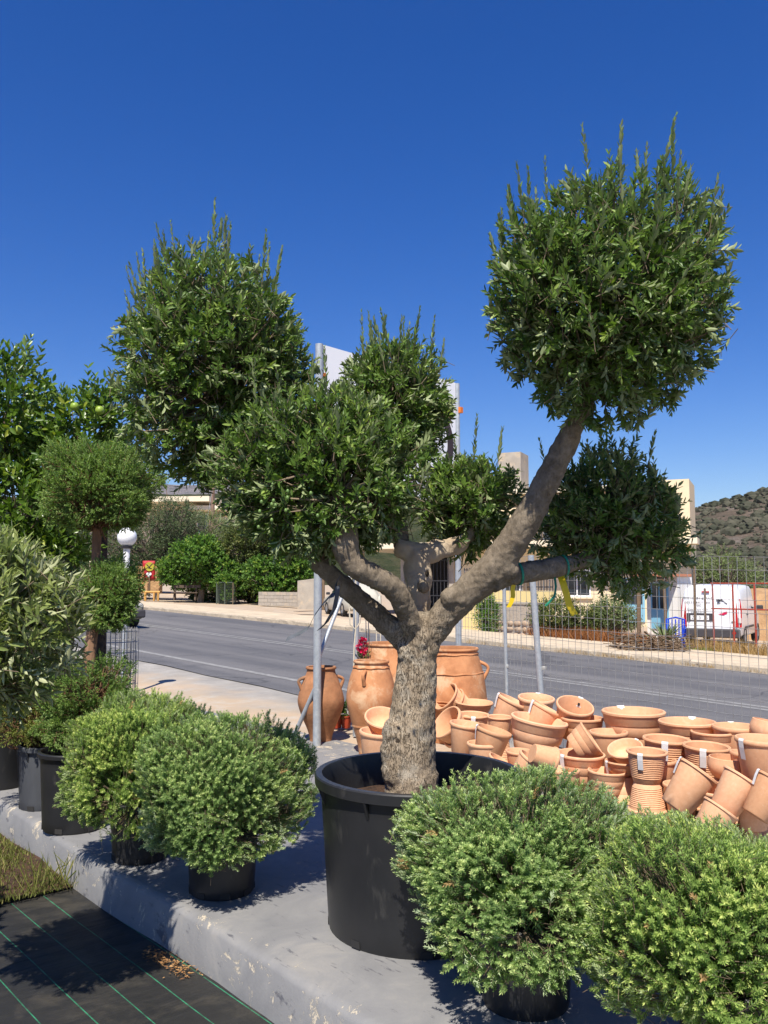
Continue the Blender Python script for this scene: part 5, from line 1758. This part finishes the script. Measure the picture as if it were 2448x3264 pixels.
o = hb('door', 12.9, 13.8, -.05, .02, 0.1, 2.0, 'blue')
hb('door_panel', 13.0, 13.7, -.075, -.052, .9, 1.9, 'glass', o)
# balcony railing
for side in (0,):
    hb('handrail', 5.0, W - .6, -1.18, -1.13, 4.62, 4.67, 'iron')
    hb('bottom_rail', 5.0, W - .6, -1.18, -1.14, 3.78, 3.81, 'iron')
    n_ = 74
    bar = MB().box((0, 0, 0), (.025, .025, .82)).mesh('baluster', M['iron'])
    for k in range(n_):
        link('baluster', bar, hs, (5.1 + (W - 5.8) * k / (n_ - 1), -1.155, 4.21))
# wall lantern under the balcony
ln_ = MB().lathe([(.001, 0), (.05, .02), (.10, .22), (.12, .24), (.04, .34), (.001, .36)], 8, (0, 0, 0)).build('wall_lantern', M['iron'], hs, loc=(7.0, -.2, 2.75))
MB().cyl((0, 0, .1), (0, .2, .25), .015, n=6).build('bracket', M['iron'], ln_)
# carport gate of flat bars
gt = empty('gate', (HX, HY, -.25), hrz, 'white-topped metal grid gate under the house overhang', 'gate')
gt.location = Vector((HX, HY, -.25)) + Matrix.Rotation(hrz, 3, 'Z') @ Vector((2.6, -.28, 0))
for (x0, x1) in ((.1, 2.3),):
    for k in range(13):
        MB().box((x0 + (x1 - x0) * k / 12, 0, 1.65), (.03, .03, 2.5)).build('upright', M['iron'], gt)
    for z in (.42, 1.2, 1.9, 2.88):
        MB().box(((x0 + x1) / 2, -.032, z), (x1 - x0 + .1, .03, .04)).build('rail', M['iron'], gt)
p = at(1080, 1945, 41.5)
small_car(Vector((p.x, p.y, plane_z(p.x, p.y))), R(200), 'pale car parked in the shade under the carport', 'carpaint2')

# house front garden: iron railing on yellow wall, stone wall
def along(px0, px1, s0, s1=None):
    s1 = s1 or s0
    y0, y1 = depth_for(px0, s0), depth_for(px1, s1)
    a = Vector(((px0 - 1224) / FPX * y0, y0, 0)); b_ = Vector(((px1 - 1224) / FPX * y1, y1, 0))
    a.z = plane_z(a.x, a.y); b_.z = plane_z(b_.x, b_.y)
    return a, b_
a, b_ = along(1568, 1706, 21.2)
wl = empty('stone_wall', a, math.atan2(b_.y - a.y, b_.x - a.x), 'rubble garden wall with flaking render behind the thick pole', 'wall')
L = (b_ - a).length
zs = (b_.z - a.z)
MB().box((L / 2, .2, .44), (L, .32, 1.12)).build('wall_core', M['render'], wl)
rg = random.Random(17)
for row in range(3):
    x = .02 + .1 * (row % 2)
    while x < L - .15:
        w_ = rg.uniform(.16, .36)
        h_ = rg.uniform(.13, .19)
        mb = MB().ball((0, 0, 0), 1, 8, 5, (w_ / 2, .06, h_ / 2))
        o = mb.build('stone', M['stone'], wl, True, (min(x + w_ / 2, L - .1), .035, .02 + row * .185 + rg.uniform(-.01, .01)), angle=50)
        x += w_ + .012
MB().box((L / 2, .2, 1.02), (L + .06, .38, .06)).build('coping', M['concrete'], wl)
a, b_ = along(1480, 1760, 23.0)
yr = empty('railing', a, math.atan2(b_.y - a.y, b_.x - a.x), 'dark iron railing on a low yellow wall behind the stone wall', 'railing')
L = (b_ - a).length
MB().box((L / 2, 0, .62), (L, .2, 1.5)).build('low_wall', M['yellowpaint'], yr)
bar = MB().box((0, 0, 0), (.022, .022, .80)).mesh('bar', M['iron'])
n_ = int(L / .12)
for k in range(n_ + 1): link('bar', bar, yr, (L * k / n_, 0, 1.77))
for z in (1.5, 2.1): MB().box((L / 2, -.025, z), (L, .022, .035)).build('rail', M['iron'], yr)
for x in (L * .25, L * .72): MB().box((x, 0, 1.8), (.14, .14, .9)).build('gate_pillar', M['wood'], yr)

# whitewashed outhouse with blue door and pole porch
a, b_ = along(2052, 2150, 25.0)
oh = empty('outhouse', a, math.atan2(b_.y - a.y, b_.x - a.x) , 'small whitewashed outhouse with pale blue door and pole porch', 'outhouse')
L = (b_ - a).length
MB().box((L / 2, .55, .85), (L, .9, 2.3)).build('wall', M['whitewash'], oh)
o = MB().box((.48, .09, 1.1), (.62, .05, 1.5)).build('door', M['blue'], oh)
for k in range(2):
    MB().box((.34 + k * .28, .06, 1.4), (.22, .02, .8)).build('pane', M['glass'], o)
MB().box((L / 2, .1, 2.06), (L + .2, 1.4, .08)).build('porch_roof', M['brick'], oh)
MB().tube([(-.1, -.5, 1.92), (L * 1.02, -.5, 1.95)], .06, 8, True, .3, random.Random(2)).build('beam', M['wood'], oh, True)
MB().tube([(L * .92, -.5, -.4), (L * .93, -.5, 1.0), (L * .91, -.5, 1.93)], .05, 8, True, .3, random.Random(3)).build('pole', M['wood'], oh, True)

# red steel frame before the van
a, b_ = along(2262, 2500, 21.6)
rf = empty('steel_frame', a, math.atan2(b_.y - a.y, b_.x - a.x), 'red oxide steel tube frame standing in front of the van', 'frame')
L = (b_ - a).length
for px in (2267, 2331, 2400, 2480):
    y = depth_for(px, 21.6); x = (px - 1224) / FPX * y
    d = (Vector((x, y, plane_z(x, y))) - a)
    l_ = math.hypot(d.x, d.y)
    MB().cyl((l_, 0, d.z - .1), (l_, 0, 1.83), .024, n=8).build('upright', M['redsteel'], rf, True)
for z in (1.83, 1.17):
    MB().cyl((0, 0, z), (L, 0, z), .019, n=8).build('rail', M['redsteel'], rf, True)
# grey garden posts
for i, (px, py) in enumerate(((2208, 1790), (2240, 1875), (2030, 1880))):
    y = depth_for(px, 21.0); x = (px - 1224) / FPX * y
    tz = at(px, py, y).z
    g = plane_z(x, y)
    o = empty('garden_post', (x, y, g), 0, ['tall thin rusty post left of the van', 'short rusty post in front of the van doors', 'brown post among the dry weeds right of the shrub'][i], 'post', 'rusty posts along the garden edge')
    MB().tube([(0, 0, -.05), (.02, 0, tz - g)], .03 if i < 2 else .06, 7).build('stake', M['wood'], o)

# blue plastic chair
y = 22.6; pc = at(2150, 2010, y)
ch = empty('chair', (pc.x, y, plane_z(pc.x, y)), R(155), 'blue plastic garden chair beside the van', 'chair')
bevel(MB().box((0, 0, .42), (.46, .44, .035)).build('seat', M['bluechair'], ch), .012)
for s_ in (-1, 1):
    for y_ in (-.19, .19):
        MB().tube([(s_ * .19, y_, .41), (s_ * .23, y_ * 1.15, 0)], [.026, .02], 8).build('leg', M['bluechair'], ch)
    MB().tube([(s_ * .21, .18, .42), (s_ * .26, .16, .64), (s_ * .26, -.16, .64), (s_ * .24, -.2, .42)], .02, 8).build('armrest', M['bluechair'], ch, True)
for k in range(5):
    MB().tube([(-.17 + .085 * k, -.2, .43), (-.17 + .085 * k, -.27, .86)], .018, 6).build('back_slat', M['bluechair'], ch)
MB().tube([(-.22, -.2, .43), (-.22, -.27, .86), (0, -.28, .91), (.22, -.27, .86), (.22, -.2, .43)], .024, 8).build('back_frame', M['bluechair'], ch, True)
# agave-like plant
y = 22.3; pa = at(2118, 2000, y)
ag = empty('yucca', (pa.x, y, plane_z(pa.x, y)), 0, 'spiky grey-green yucca beside the blue chair', 'yucca')
MB().cyl((0, 0, 0), (0, 0, .35), .06, .05, 8).build('stem', M['bark3'], ag)
f = Fol(70)
k = 60
D = nrm(np.c_[f.r.normal(0, .6, (k, 2)), f.r.uniform(.2, 1.2, k)])
f.leaves(np.repeat(np.array([[0, 0, .33]]), k, 0), D, f.r.normal(size=(k, 3)), f.r.uniform(.4, .65, k), .035)
f.build('leaves', M['bgpale'], ag)
# pile of cut branches
pb = at(2085, 2050, 21.6)
bp = empty('branch_pile', (pb.x, 21.6, plane_z(pb.x, 21.6)), 0, 'heap of cut grey branches behind the pavement', 'branch pile')
f = Fol(71)
k = 160
Pp = np.c_[f.r.uniform(-.9, .7, k), f.r.uniform(-.4, .5, k), f.r.uniform(0, .48, k)]
D = nrm(np.c_[f.r.normal(0, 1, k), f.r.normal(0, .5, k), f.r.normal(0, .25, k)])
f.twigs(Pp - D * .3, Pp + D * .3, f.r.uniform(.01, .03, k), .008)
o = link('branches', Fol._mesh('branches', f.tV, f.tF, M['wood']), bp); o['kind'] = 'stuff'
for k in range(7):
    MB().tube([(-.5 + .15 * k, -.2, .06 + .05 * (k % 3)), (-.1 + .16 * k, .25, .10 + .06 * (k % 3))], [.05, .04], 8, True, .2, random.Random(k)).build('log', M['wood'], bp)

# earth bank at far right
mb = MB()
rg = random.Random(23)
a, b_ = along(2290, 2900, 29.0)
d = (b_ - a)
vs_, fs = [], []
for j in range(13):
    for i in range(25):
        u = i / 24; v = j / 12
        p = a + d * u + Vector((.5, .86, 0)) * v * 6
        vs_.append((p.x, p.y, p.z - .3 + 1.9 * min(1, v * 4.5) + rg.uniform(-.12, .12)))
for j in range(12):
    for i in range(24):
        q = j * 25 + i
        fs.append((q, q + 1, q + 26, q + 25))
o = mb.add(vs_, fs).build('earth_bank', M['earth'], None, True, angle=80); o['kind'] = 'structure'

# ------------------------------------------------------------------ shrubs and trees across the road
def shrub(name, label, px, s_, ells, n, seed, leaf, matn, cat='shrub', **kw):
    y = depth_for(px, s_); x = (px - 1224) / FPX * y
    t = empty(name, (x, y, plane_z(x, y) - .03), 0, label, cat)
    leaf_cloud(t, ells, n, seed, leaf, matn, 'foliage', stem=(0, 0, .1), **kw)
    for k in range(4):
        a = k * 1.7
    MB().tube([(0, 0, -.05), (.05, 0, .4), (.02, .05, .8)], [.05, .04, .025], 7).build('stem', M['bark3'], t)
    for c in t.children:
        if c.name.startswith('twigs'): c['kind'] = 'stuff'
    return t
shrub('shrub', 'dark oleander bush at the left end of the stone wall', 1552, 21.0, [((0, 0, .55), (.42, .42, .60)), ((-.1, 0, 1.1), (.3, .3, .35))], 500, 80, (.10, .025), 'bgmul')
shrub('shrub', 'broad yellow-green garden shrub right of the thick pole', 1800, 21.7, [((-.3, 0, .75), (.75, .6, .55)), ((.6, 0, .65), (.6, .5, .4)), ((1.2, .2, .6), (.5, .4, .35))], 900, 81, (.10, .04), 'bgcarob')
shrub('shrub', 'taller leafy shrub beside the brown garden post', 1935, 22.6, [((0, 0, .9), (.55, .5, .5)), ((.5, 0, .7), (.45, .4, .4))], 500, 82, (.10, .035), 'bgpale')
def btree(name, label, px, s_or_y, gz_, trunk, ells, n, seed, leaf, matn, use_y=True, cat='tree', **kw):
    y = s_or_y if use_y else depth_for(px, s_or_y)
    x = (px - 1224) / FPX * y
    g = plane_z(x, y) - .05 if gz_ is None else gz_
    t = empty(name, (x, y, g), 0, label, cat, 'trees across the road')
    ctop = max(e[0][2] for e in ells)
    MB().tube([(0, 0, 0), (.1, 0, trunk * .5), (0, .1, trunk), (.15, 0, ctop)], [.2, .16, .13, .05], 10, True, .2, random.Random(seed)).build('trunk', M['bark3'], t, True)
    leaf_cloud(t, ells, n, seed, leaf, matn, 'crown', stem=(0, 0, trunk), twig=.02, branches=90, **kw)
    for c in t.children:
        if c.name.startswith('twigs'): c['kind'] = 'stuff'
    return t
kpx = 50 / FPX
def E(dx, z, rx, rz_, ry=None): return ((dx, 0, z), (rx, ry or rx, rz_))
btree('olive_tree', 'dark grey-green olive tree behind the red banner', 500, 55, None, 1.8, [E(-.5, 4.0, 2.4, 2.0), E(1.2, 5.2, 1.7, 1.4), E(-2.2, 3.6, 1.6, 2.0), E(.8, 2.8, 2.0, 1.5)], 3200, 90, (.17, .05), 'bgolive', slen=.5)
btree('olive_tree', 'tall pale olive tree left of the utility pole', 650, 58, None, 2.2, [E(0, 4.2, 2.2, 1.7), E(1.8, 4.0, 1.7, 1.5), E(-1.6, 3.8, 1.6, 1.5), E(.4, 2.6, 2.2, 1.4)], 2600, 91, (.17, .05), 'bgpale', slen=.5)
btree('mulberry_tree', 'bright green mulberry tree shading the bench', 640, 51.5, None, 1.2, [E(0, 2.5, 1.7, 1.15), E(-1.5, 1.9, 1.1, .9), E(1.2, 1.7, 1.3, 1.0), E(.1, 3.3, 1.1, .7), E(1.8, 1.0, .9, .6), E(-1.0, 1.3, .9, .5)], 2600, 92, (.18, .14), 'bgmul', slen=.45)
btree('carob_tree', 'brownish carob tree with bare grey limbs right of mulberry', 850, 52, None, 2.2, [E(-.3, 4.2, 2.0, 1.2), E(1.2, 3.9, 1.7, 1.3), E(-1.6, 3.5, 1.2, 1.0), E(0, 2.9, 1.6, .8)], 2600, 93, (.17, .09), 'bgcarob', slen=.45)
btree('ivy_bush', 'dense ivy bush hanging over the low concrete wall', 905, 50, None, .4, [E(0, 1.4, 1.2, .9), E(1.0, 1.8, .8, .9), E(-.9, 1.1, .8, .7), E(-1.4, 2.0, .9, .8), E(.2, 2.5, 1.2, .7)], 1900, 94, (.17, .14), 'bgmul', slen=.4)
btree('bush', 'shadowed bush filling the gap beneath the carob', 800, 54, None, .3, [E(0, 1.2, 2.2, 1.2), E(1.8, 1.4, 1.6, 1.3), E(-2.6, 1.1, 1.6, 1.1)], 1700, 95, (.17, .11), 'bgcarob', slen=.4)
btree('bush', 'dark bush behind the ochre pipe rail', 430, 56, None, .3, [E(0, 1.6, 2.0, 1.7), E(-2.2, 2.2, 2.0, 2.1)], 1500, 96, (.16, .07), 'bgolive', slen=.4)
btree('pepper_tree', 'feathery green tree behind the van', 2305, 38, -.7, 1.5, [E(0, 2.7, 1.15, 1.15), E(-.9, 2.2, .9, 1.0), E(.9, 2.2, 1.0, 1.1), E(.2, 1.4, 1.5, .7), E(-.6, 1.2, 1.0, .8)], 2000, 97, (.13, .04), 'bgpale', slen=.4, droop=.2)
btree('olive_tree', 'grey-green tree at the right edge above the van', 2440, 40, -.7, 1.2, [E(0, 1.7, 1.6, 1.0), E(1.5, 1.9, 1.4, 1.0), E(-1.0, 1.4, 1.0, .8)], 1200, 98, (.14, .045), 'bgolive', slen=.4)
btree('olive_tree', 'dark tree beside the house corner behind the van', 2235, 36, -.7, .8, [E(0, 1.3, .8, .8), E(.7, .9, .8, .6)], 700, 99, (.13, .045), 'bgolive', slen=.35)

# ------------------------------------------------------------------ bench, pipe rail, banner, cage, walls (far left)
pb = at(590, 1916, 50.6)
gb = plane_z(pb.x, 50.6) + .13
bn = empty('bench', (pb.x, 50.6, gb), R(4), 'dark wooden bench with log ends on the far pavement', 'bench')
for k in range(3): MB().box((0, -.05 - .14 * k, .42), (1.5, .12, .05)).build('seat_plank', M['benchwood'], bn)
MB().box((.08, .12, .78), (1.55, .05, .17)).build('backrest', M['benchwood'], bn)
for s_ in (-.6, .6):
    MB().tube([(s_, -.3, 0), (s_, -.1, .42), (s_, .14, .45), (s_, .14, .86)], .05, 8).build('leg', M['benchwood'], bn)
    MB().tube([(s_, .14, .45), (s_, .25, 0)], .05, 8).build('leg', M['benchwood'], bn)
pr_ = at(455, 1910, 51.0)
gpz = plane_z(pr_.x, 51.0) + .1
pr0 = empty('pipe_rail', (pr_.x, 51.0, gpz), 0, 'ochre painted pipe rail left of the bench', 'rail')
MB().tube([(0, 0, .42), (0, 0, 1.9)], .055, 10).build('upright', M['yellowpipe'], pr0, True)
MB().tube([(-.05, 0, .42), (1.0, 0, .42)], .055, 10).build('rail', M['yellowpipe'], pr0, True)
for x in (.14, .65, .9): MB().tube([(x, 0, -.1), (x, 0, .40)], .07 if x < .2 else .05, 8).build('leg', M['yellowpipe'], pr0, True)
bb = at(474, 1818, 51.6)
ba = empty('banner', (bb.x, 51.6, bb.z - .55), 0, 'red banner with yellow disc and white heart left of the mulberry', 'banner')
mb = MB()
vs_, fs = [], []
for j in range(7):
    for i in range(7):
        vs_.append((-.36 + .72 * i / 6, .03 * math.sin(i * 1.7 + j), 1.12 * j / 6))
for j in range(6):
    for i in range(6):
        q = j * 7 + i
        fs.append((q, q + 1, q + 8, q + 7))
o = mb.add(vs_, fs).build('cloth', M['red'], ba, True, angle=180)
o.modifiers.new('thick', 'SOLIDIFY').thickness = .01
vs_ = [(.27 * math.cos(2 * math.pi * k / 24), 0, .27 * math.sin(2 * math.pi * k / 24)) for k in range(24)]
MB().add(vs_, [tuple(range(24))]).build('yellow_disc', M['yellowdisc'], ba, loc=(.06, -.06, .77))
for (x, z, a, l_) in ((.0, .78, .8, .34), (.14, .84, -.8, .3), (.06, .68, .2, .28)):
    MB().box((x, -.066, z), (l_, .004, .05), m=Matrix.Rotation(a, 3, 'Y')).build('disc_stroke', M['black'], ba)
hp = []
for k in range(24):
    a = 2 * math.pi * k / 24
    hp.append((.0105 * 16 * math.sin(a) ** 3 * .95, 0, .0105 * (13 * math.cos(a) - 5 * math.cos(2 * a) - 2 * math.cos(3 * a) - math.cos(4 * a))))
MB().add(hp, [tuple(range(24))]).build('heart', M['label'], ba, loc=(.03, -.06, .30))
MB().box((.05, 0, -.25), (.06, .05, 1.2)).build('stake', M['wood'], ba)
MB().box((0, .1, .0), (1.6, .06, 1.6)).build('backing_board', M['earth'], ba)
# green wire cage
cg = at(716, 1930, 49.5)
ca = empty('tree_guard', (cg.x, 49.5, plane_z(cg.x, 49.5) + .02), 0, 'green wire cage round a sapling on the far pavement', 'tree guard')
for (x, y_, m_) in ((-.46, 0, 'meshgreen'), (.46, 0, 'wood'), (-.46, .9, 'meshgreen'), (.46, .9, 'wood'), (0, 0, 'meshgreen')):
    MB().box((x, y_, .6), (.05, .05, 1.25)).build('post', M[m_], ca)
mb = MB()
for k in range(19):
    mb.box((-.46 + .92 * k / 18, -.03, .6), (.005, .005, 1.15)); mb.box((-.46, .9 * k / 18, .6), (.005, .005, 1.15)); mb.box((.46, .9 * k / 18, .6), (.005, .005, 1.15))
for k in range(13):
    mb.box((0, -.03, .05 + .095 * k), (.92, .005, .005))
mb.build('mesh_wires', M['meshgreen'], ca)['kind'] = 'stuff'
MB().box((0, 0, 1.2), (1.0, .05, .05)).build('top_rail', M['meshgreen'], ca)
sp_ = empty('sapling', (cg.x, 49.95, plane_z(cg.x, 49.95)), 0, 'leafy sapling growing inside the green wire cage', 'sapling')
MB().tube([(0, 0, 0), (0, 0, 1.4)], [.03, .015], 6).build('stem', M['bark3'], sp_)
leaf_cloud(sp_, [((0, 0, 1.35), (.7, .5, .4)), ((.1, 0, .6), (.35, .3, .4))], 350, 101, (.13, .09), 'bgmul', 'crown', slen=.3, branches=20, stem=(0, 0, .7))
# low wall and taller wall end
a, b_ = Vector(at(828, 1930, 48.5)), Vector(at(952, 1930, 46.5))
lw = empty('low_wall', (a.x, a.y, plane_z(a.x, a.y)), math.atan2(b_.y - a.y, b_.x - a.x), 'low blockwork wall under the ivy bush', 'wall')
L = math.hypot(b_.x - a.x, b_.y - a.y)
rg = random.Random(31)
for row in range(4):
    x = 0 if row % 2 == 0 else -.25
    while x < L - .05:
        w_ = min(.5, L - x) if x >= 0 else .25
        x0 = max(x, 0)
        MB().box((x0 + w_ / 2 - .006, rg.uniform(-.008, .008), .11 + row * .19), (w_ - .012, .2, .178)).build('block', M['concrete'], lw)
        x = x0 + w_
a = Vector(at(990, 1940, 45.5))
pw = empty('wall_pier', (a.x, a.y, plane_z(a.x, a.y) - .1), R(-8), 'broken concrete wall pier beside the carport drive', 'wall')
mb = MB()
pf = [(-.68, 0), (.62, 0), (.62, 1.52), (.45, 1.72), (.1, 1.68), (-.3, 1.62), (-.68, 1.58)]
mb.add([(x, -.14, z) for x, z in pf] + [(x, .14, z) for x, z in pf], [tuple(range(7)), tuple(range(13, 6, -1))] + [(k, k + 7, (k + 1) % 7 + 7, (k + 1) % 7) for k in range(7)])
bevel(mb.build('pier', M['concrete'], pw), .02)
MB().box((.7, -.1, .85), (.12, .12, 2.0)).build('gate_post', M['wood'], pw)

# far building with flat roof, utility pole and wires
y = 74.0
a = at(505, 1600, y); b_ = at(728, 1610, y)
fb = empty('far_building', (a.x - 6, y, 2.5), R(-6), 'flat-roofed building with deep eaves above the roadside trees', 'building')
zt = at(600, 1600, y).z - 2.5
MB().box((5.5, 3, zt / 2 - .6), (11.0, 5, zt - .6 + 1.2)).build('wall', M['cream_trim'], fb)
MB().box((5.6, 2, zt - .06), (11.6, 9, .42)).build('roof', M['cream_trim'], fb)
MB().box((10.8, 1.5, zt - .75), (3.2, 7, .34)).build('lower_roof', M['cream_trim'], fb)
MB().box((11.4, 1.5, zt / 2 - .7), (1.3, 3.4, zt - 1.4)).build('corner_wall', M['cream_trim'], fb)
MB().box((8.0, .38, zt - 1.75), (2.6, .12, 2.0)).build('recess_shade_panel', M['dark'], fb)  # flat near-black panel standing in for a shaded recess
o = MB().box((10.0, .36, zt - 1.9), (1.0, .1, 1.7)).build('window', M['white'], fb)
MB().box((10.0, .29, zt - 1.9), (.8, .04, 1.5)).build('pane', M['glass'], o)
y = 62.0
a = at(677, 1700, y)
up_ = empty('utility_pole', (a.x, y, .3), 0, 'brown wooden utility pole before the flat-roofed building', 'pole')
tz = at(675, 1500, y).z
MB().tube([(0, 0, 0), (0, 0, tz - .3)], [.16, .12], 10).build('pole', M['polewood'], up_, True)
MB().box((0, -.14, tz - .9), (1.4, .09, .12)).build('cross_arm', M['polewood'], up_)
def wirecurve(name, p0, p1, sag, r_, label):
    pts = []
    for k in range(21):
        u = k / 20
        q = Vector(p0).lerp(Vector(p1), u); q.z -= sag * 4 * u * (1 - u)
        pts.append(q)
    return tag(MB().tube(pts, r_, 5).build(name, M['wire'], None, True), label, 'cable')
wirecurve('overhead_cable', (a.x, y - .2, tz - .25), at(-700, 1480, 60), .5, .018, 'upper overhead cable running left from the utility pole')
wirecurve('overhead_cable', (a.x, y - .2, tz - .6), at(-700, 1430, 58), .6, .018, 'lower pale overhead cable running left from the utility pole')
wirecurve('stay_wire', (a.x, y - .15, at(660, 1560, y).z), at(634, 1660, 57) - Vector((0, 0, 3)), 0.0, .015, 'slanting stay wire beside the utility pole')

# ------------------------------------------------------------------ hills
def hill(name, pts_fn, nu, nv, matn):
    vs_, fs = [], []
    for j in range(nv + 1):
        for i in range(nu + 1):
            vs_.append(pts_fn(i / nu, j / nv))
    for j in range(nv):
        for i in range(nu):
            q = j * (nu + 1) + i
            fs.append((q, q + 1, q + nu + 2, q + nu + 1))
    o = MB().add(vs_, fs).build(name, M[matn], None, True, angle=180)
    o['kind'] = 'structure'
    return o
def nz(x, y, s):
    return math.sin(x * s + 1.3) * math.cos(y * s * 1.3 + .4) + .5 * math.sin(x * s * 2.3 + y * s * 1.9) + .25 * math.sin(x * s * 5.1 - y * s * 4.3 + 2)
HILL = []
def hillside(u, v):
    # ridge rising to the right, 330 m away
    px = 1500 + 2400 * u
    y = 150 + 190 * v
    x = (px - 1224) / FPX * y
    top = 1625 - .235 * (px - 2195) if px > 2195 else 1625 + .1 * (2195 - px)
    top = max(top, 1480)
    ridge = at(px, top, 340).z
    z = -2.5 + (ridge + 2.5) * (v ** 1.15) + nz(x, y, .045) * 1.0 * (v * (1 - v) * 3 + .15)
    return (x, y, z)
hill('hillside', hillside, 80, 40, 'hill')
# scrub on the slope
rg = random.Random(77)
ico = bmesh.new(); bmesh.ops.create_icosphere(ico, subdivisions=1, radius=1)
iv = [v.co.copy() for v in ico.verts]; ifc = [[v.index for v in f_.verts] for f_ in ico.faces]
sc = MB()
for _ in range(4200):
    u = rg.uniform(.18, .75); v = rg.uniform(.03, 1.0)
    p = Vector(hillside(u, v))
    r_ = (.45 + 1.9 * rg.random() ** 2.2) * (1.25 if v > .93 else 1)
    rz_ = rg.uniform(0, 6)
    sc.add([p + Vector((q.x * r_ * rg.uniform(.8, 1.3), q.y * r_, q.z * r_ * .62 * rg.uniform(.7, 1.3) + r_ * .15)) for q in iv], ifc)
o = sc.build('scrub', M['scrub'], None, False)
tag(o, 'dark scrub bushes dotted over the right hillside', 'scrub', None, 'stuff')
def mountain(u, v):
    px = -1200 + 2700 * u
    y = 3600 + 1400 * v
    x = (px - 1224) / FPX * y
    top = 1530 + 20 * math.sin(px * .009 + 2.2) + (0.00022 * (px - 690) ** 2 if px < 690 else .0006 * (px - 690) ** 2)
    ridge = at(px, min(top, 1800), 5000).z
    prof_ = math.sin(v * math.pi / 2) ** 1.2
    z = -5 + (ridge + 5) * prof_ + nz(x, y, .006) * 22 * (1 - prof_ ** 3)
    return (x, y, z)
hill('mountain', mountain, 110, 40, 'mountain')
def foothill(u, v):
    px = -1500 + 3400 * u
    y = 500 + 500 * v
    x = (px - 1224) / FPX * y
    top = 1584 + 6 * math.sin(px * .013) + .04 * abs(px - 600) * (1 if px > 600 else .5)
    ridge = at(px, min(top, 1830), 1000).z
    z = -3 + (ridge + 3) * math.sin(v * math.pi / 2) + nz(x, y, .02) * 2.5
    return (x, y, z)
hill('foothill', foothill, 110, 20, 'lowhill')

# ------------------------------------------------------------------ loose growth and litter
rg = random.Random(41)
def spots(n, px0, px1, s0, s1, zoff=0.0):
    L_ = []
    for _ in range(n):
        s_ = rg.uniform(s0, s1); px = rg.uniform(px0, px1)
        y = depth_for(px, s_); x = (px - 1224) / FPX * y
        L_.append((x, y, plane_z(x, y) + zoff))
    return L_
weeds('dry_grass', spots(150, 2180, 2560, 20.7, 22.4), 110, 'dry', 'dry straw-coloured grass along the edge before the van', 'dry grass', .15, .5, .012, 16, .18)
weeds('brown_weeds', spots(170, 1700, 2060, 20.7, 21.6), 111, 'rust', 'rust-brown dead weeds along the garden edge', 'weeds', .15, .55, .015, 18, .16)
weeds('brown_weeds', spots(60, 760, 960, 30.5, 31.5), 112, 'rust', 'reddish dead weeds at the foot of the low blockwork wall', 'weeds', .1, .35, .02, 12, .2)
weeds('dry_grass', spots(60, 1450, 2448, 17.36, 17.44), 113, 'dry', 'sparse dry grass tufts growing along the far kerb', 'dry grass', .05, .16, .008, 9, .07)
weeds('green_weeds', spots(60, 2110, 2250, 20.6, 21.4), 114, 'bgmul', 'low green weeds left of the van by the pavement', 'weeds', .08, .25, .02, 14, .15)
# lawn blades
f = Fol(120)
k = 32000
ss_ = f.r.uniform(.2, 2.1, k); tt_ = f.r.uniform(5.2, 8.6, k)
P = np.c_[ss_ * NX + tt_ * TX, ss_ * NY + tt_ * TY, np.full(k, -.205)]
D = nrm(np.c_[f.r.normal(0, .5, (k, 2)), np.ones(k)])
f.leaves(P, D, f.r.normal(size=(k, 3)), f.r.uniform(.02, .05, k), .006)
k = 50
P = np.array(st(2.0, 5.25, -.2)) + np.c_[f.r.normal(0, .09, (k, 2)), np.zeros(k)]
f.leaves(P, nrm(np.c_[f.r.normal(0, .4, (k, 2)), np.ones(k)]), f.r.normal(size=(k, 3)), f.r.uniform(.1, .26, k), .007)
o, _ = f.build('grass', M['grass'])
tag(o, 'patchy short lawn grass in the left corner by the slab', 'grass', None, 'stuff')
# dead leaf litter on the mat
f = Fol(121)
k = 220
u = f.r.uniform(0, 1, k)
c0, c1_ = np.array(gz(480, 3035, -.215)), np.array(gz(600, 3108, -.215))
P = c0 + (c1_ - c0) * u[:, None] + np.c_[f.r.normal(0, .028, (k, 2)), f.r.uniform(.002, .015, k)]
f.leaves(P, nrm(np.c_[f.r.normal(0, 1, (k, 2)), f.r.uniform(-.1, .2, k)]), np.c_[f.r.normal(0, .4, (k, 2)), np.ones(k)], f.r.uniform(.012, .03, k), .006)
o, _ = f.build('leaf_litter', M['frond'])
tag(o, 'strip of dead brown leaf litter lying on the weed mat', 'leaf litter', None, 'stuff')
# ------------------------------------------------------------------ air
hm = bpy.data.materials.new('thin_haze')
hm.use_nodes = True
ht = hm.node_tree
ht.nodes.remove(ht.nodes['Principled BSDF'])
pv = ht.nodes.new('ShaderNodeVolumePrincipled')
pv.inputs['Color'].default_value = (.80, .86, 1.0, 1)
pv.inputs['Density'].default_value = 0.00003
pv.inputs['Anisotropy'].default_value = 0.2
ht.links.new(pv.outputs[0], ht.nodes['Material Output'].inputs['Volume'])
hz_ = MB().box((0, 0, 390), (28000, 28000, 1000)).build('haze', hm)
tag(hz_, 'thin bluish air over the far mountain', 'haze', None, 'stuff')
bpy.context.view_layer.update()
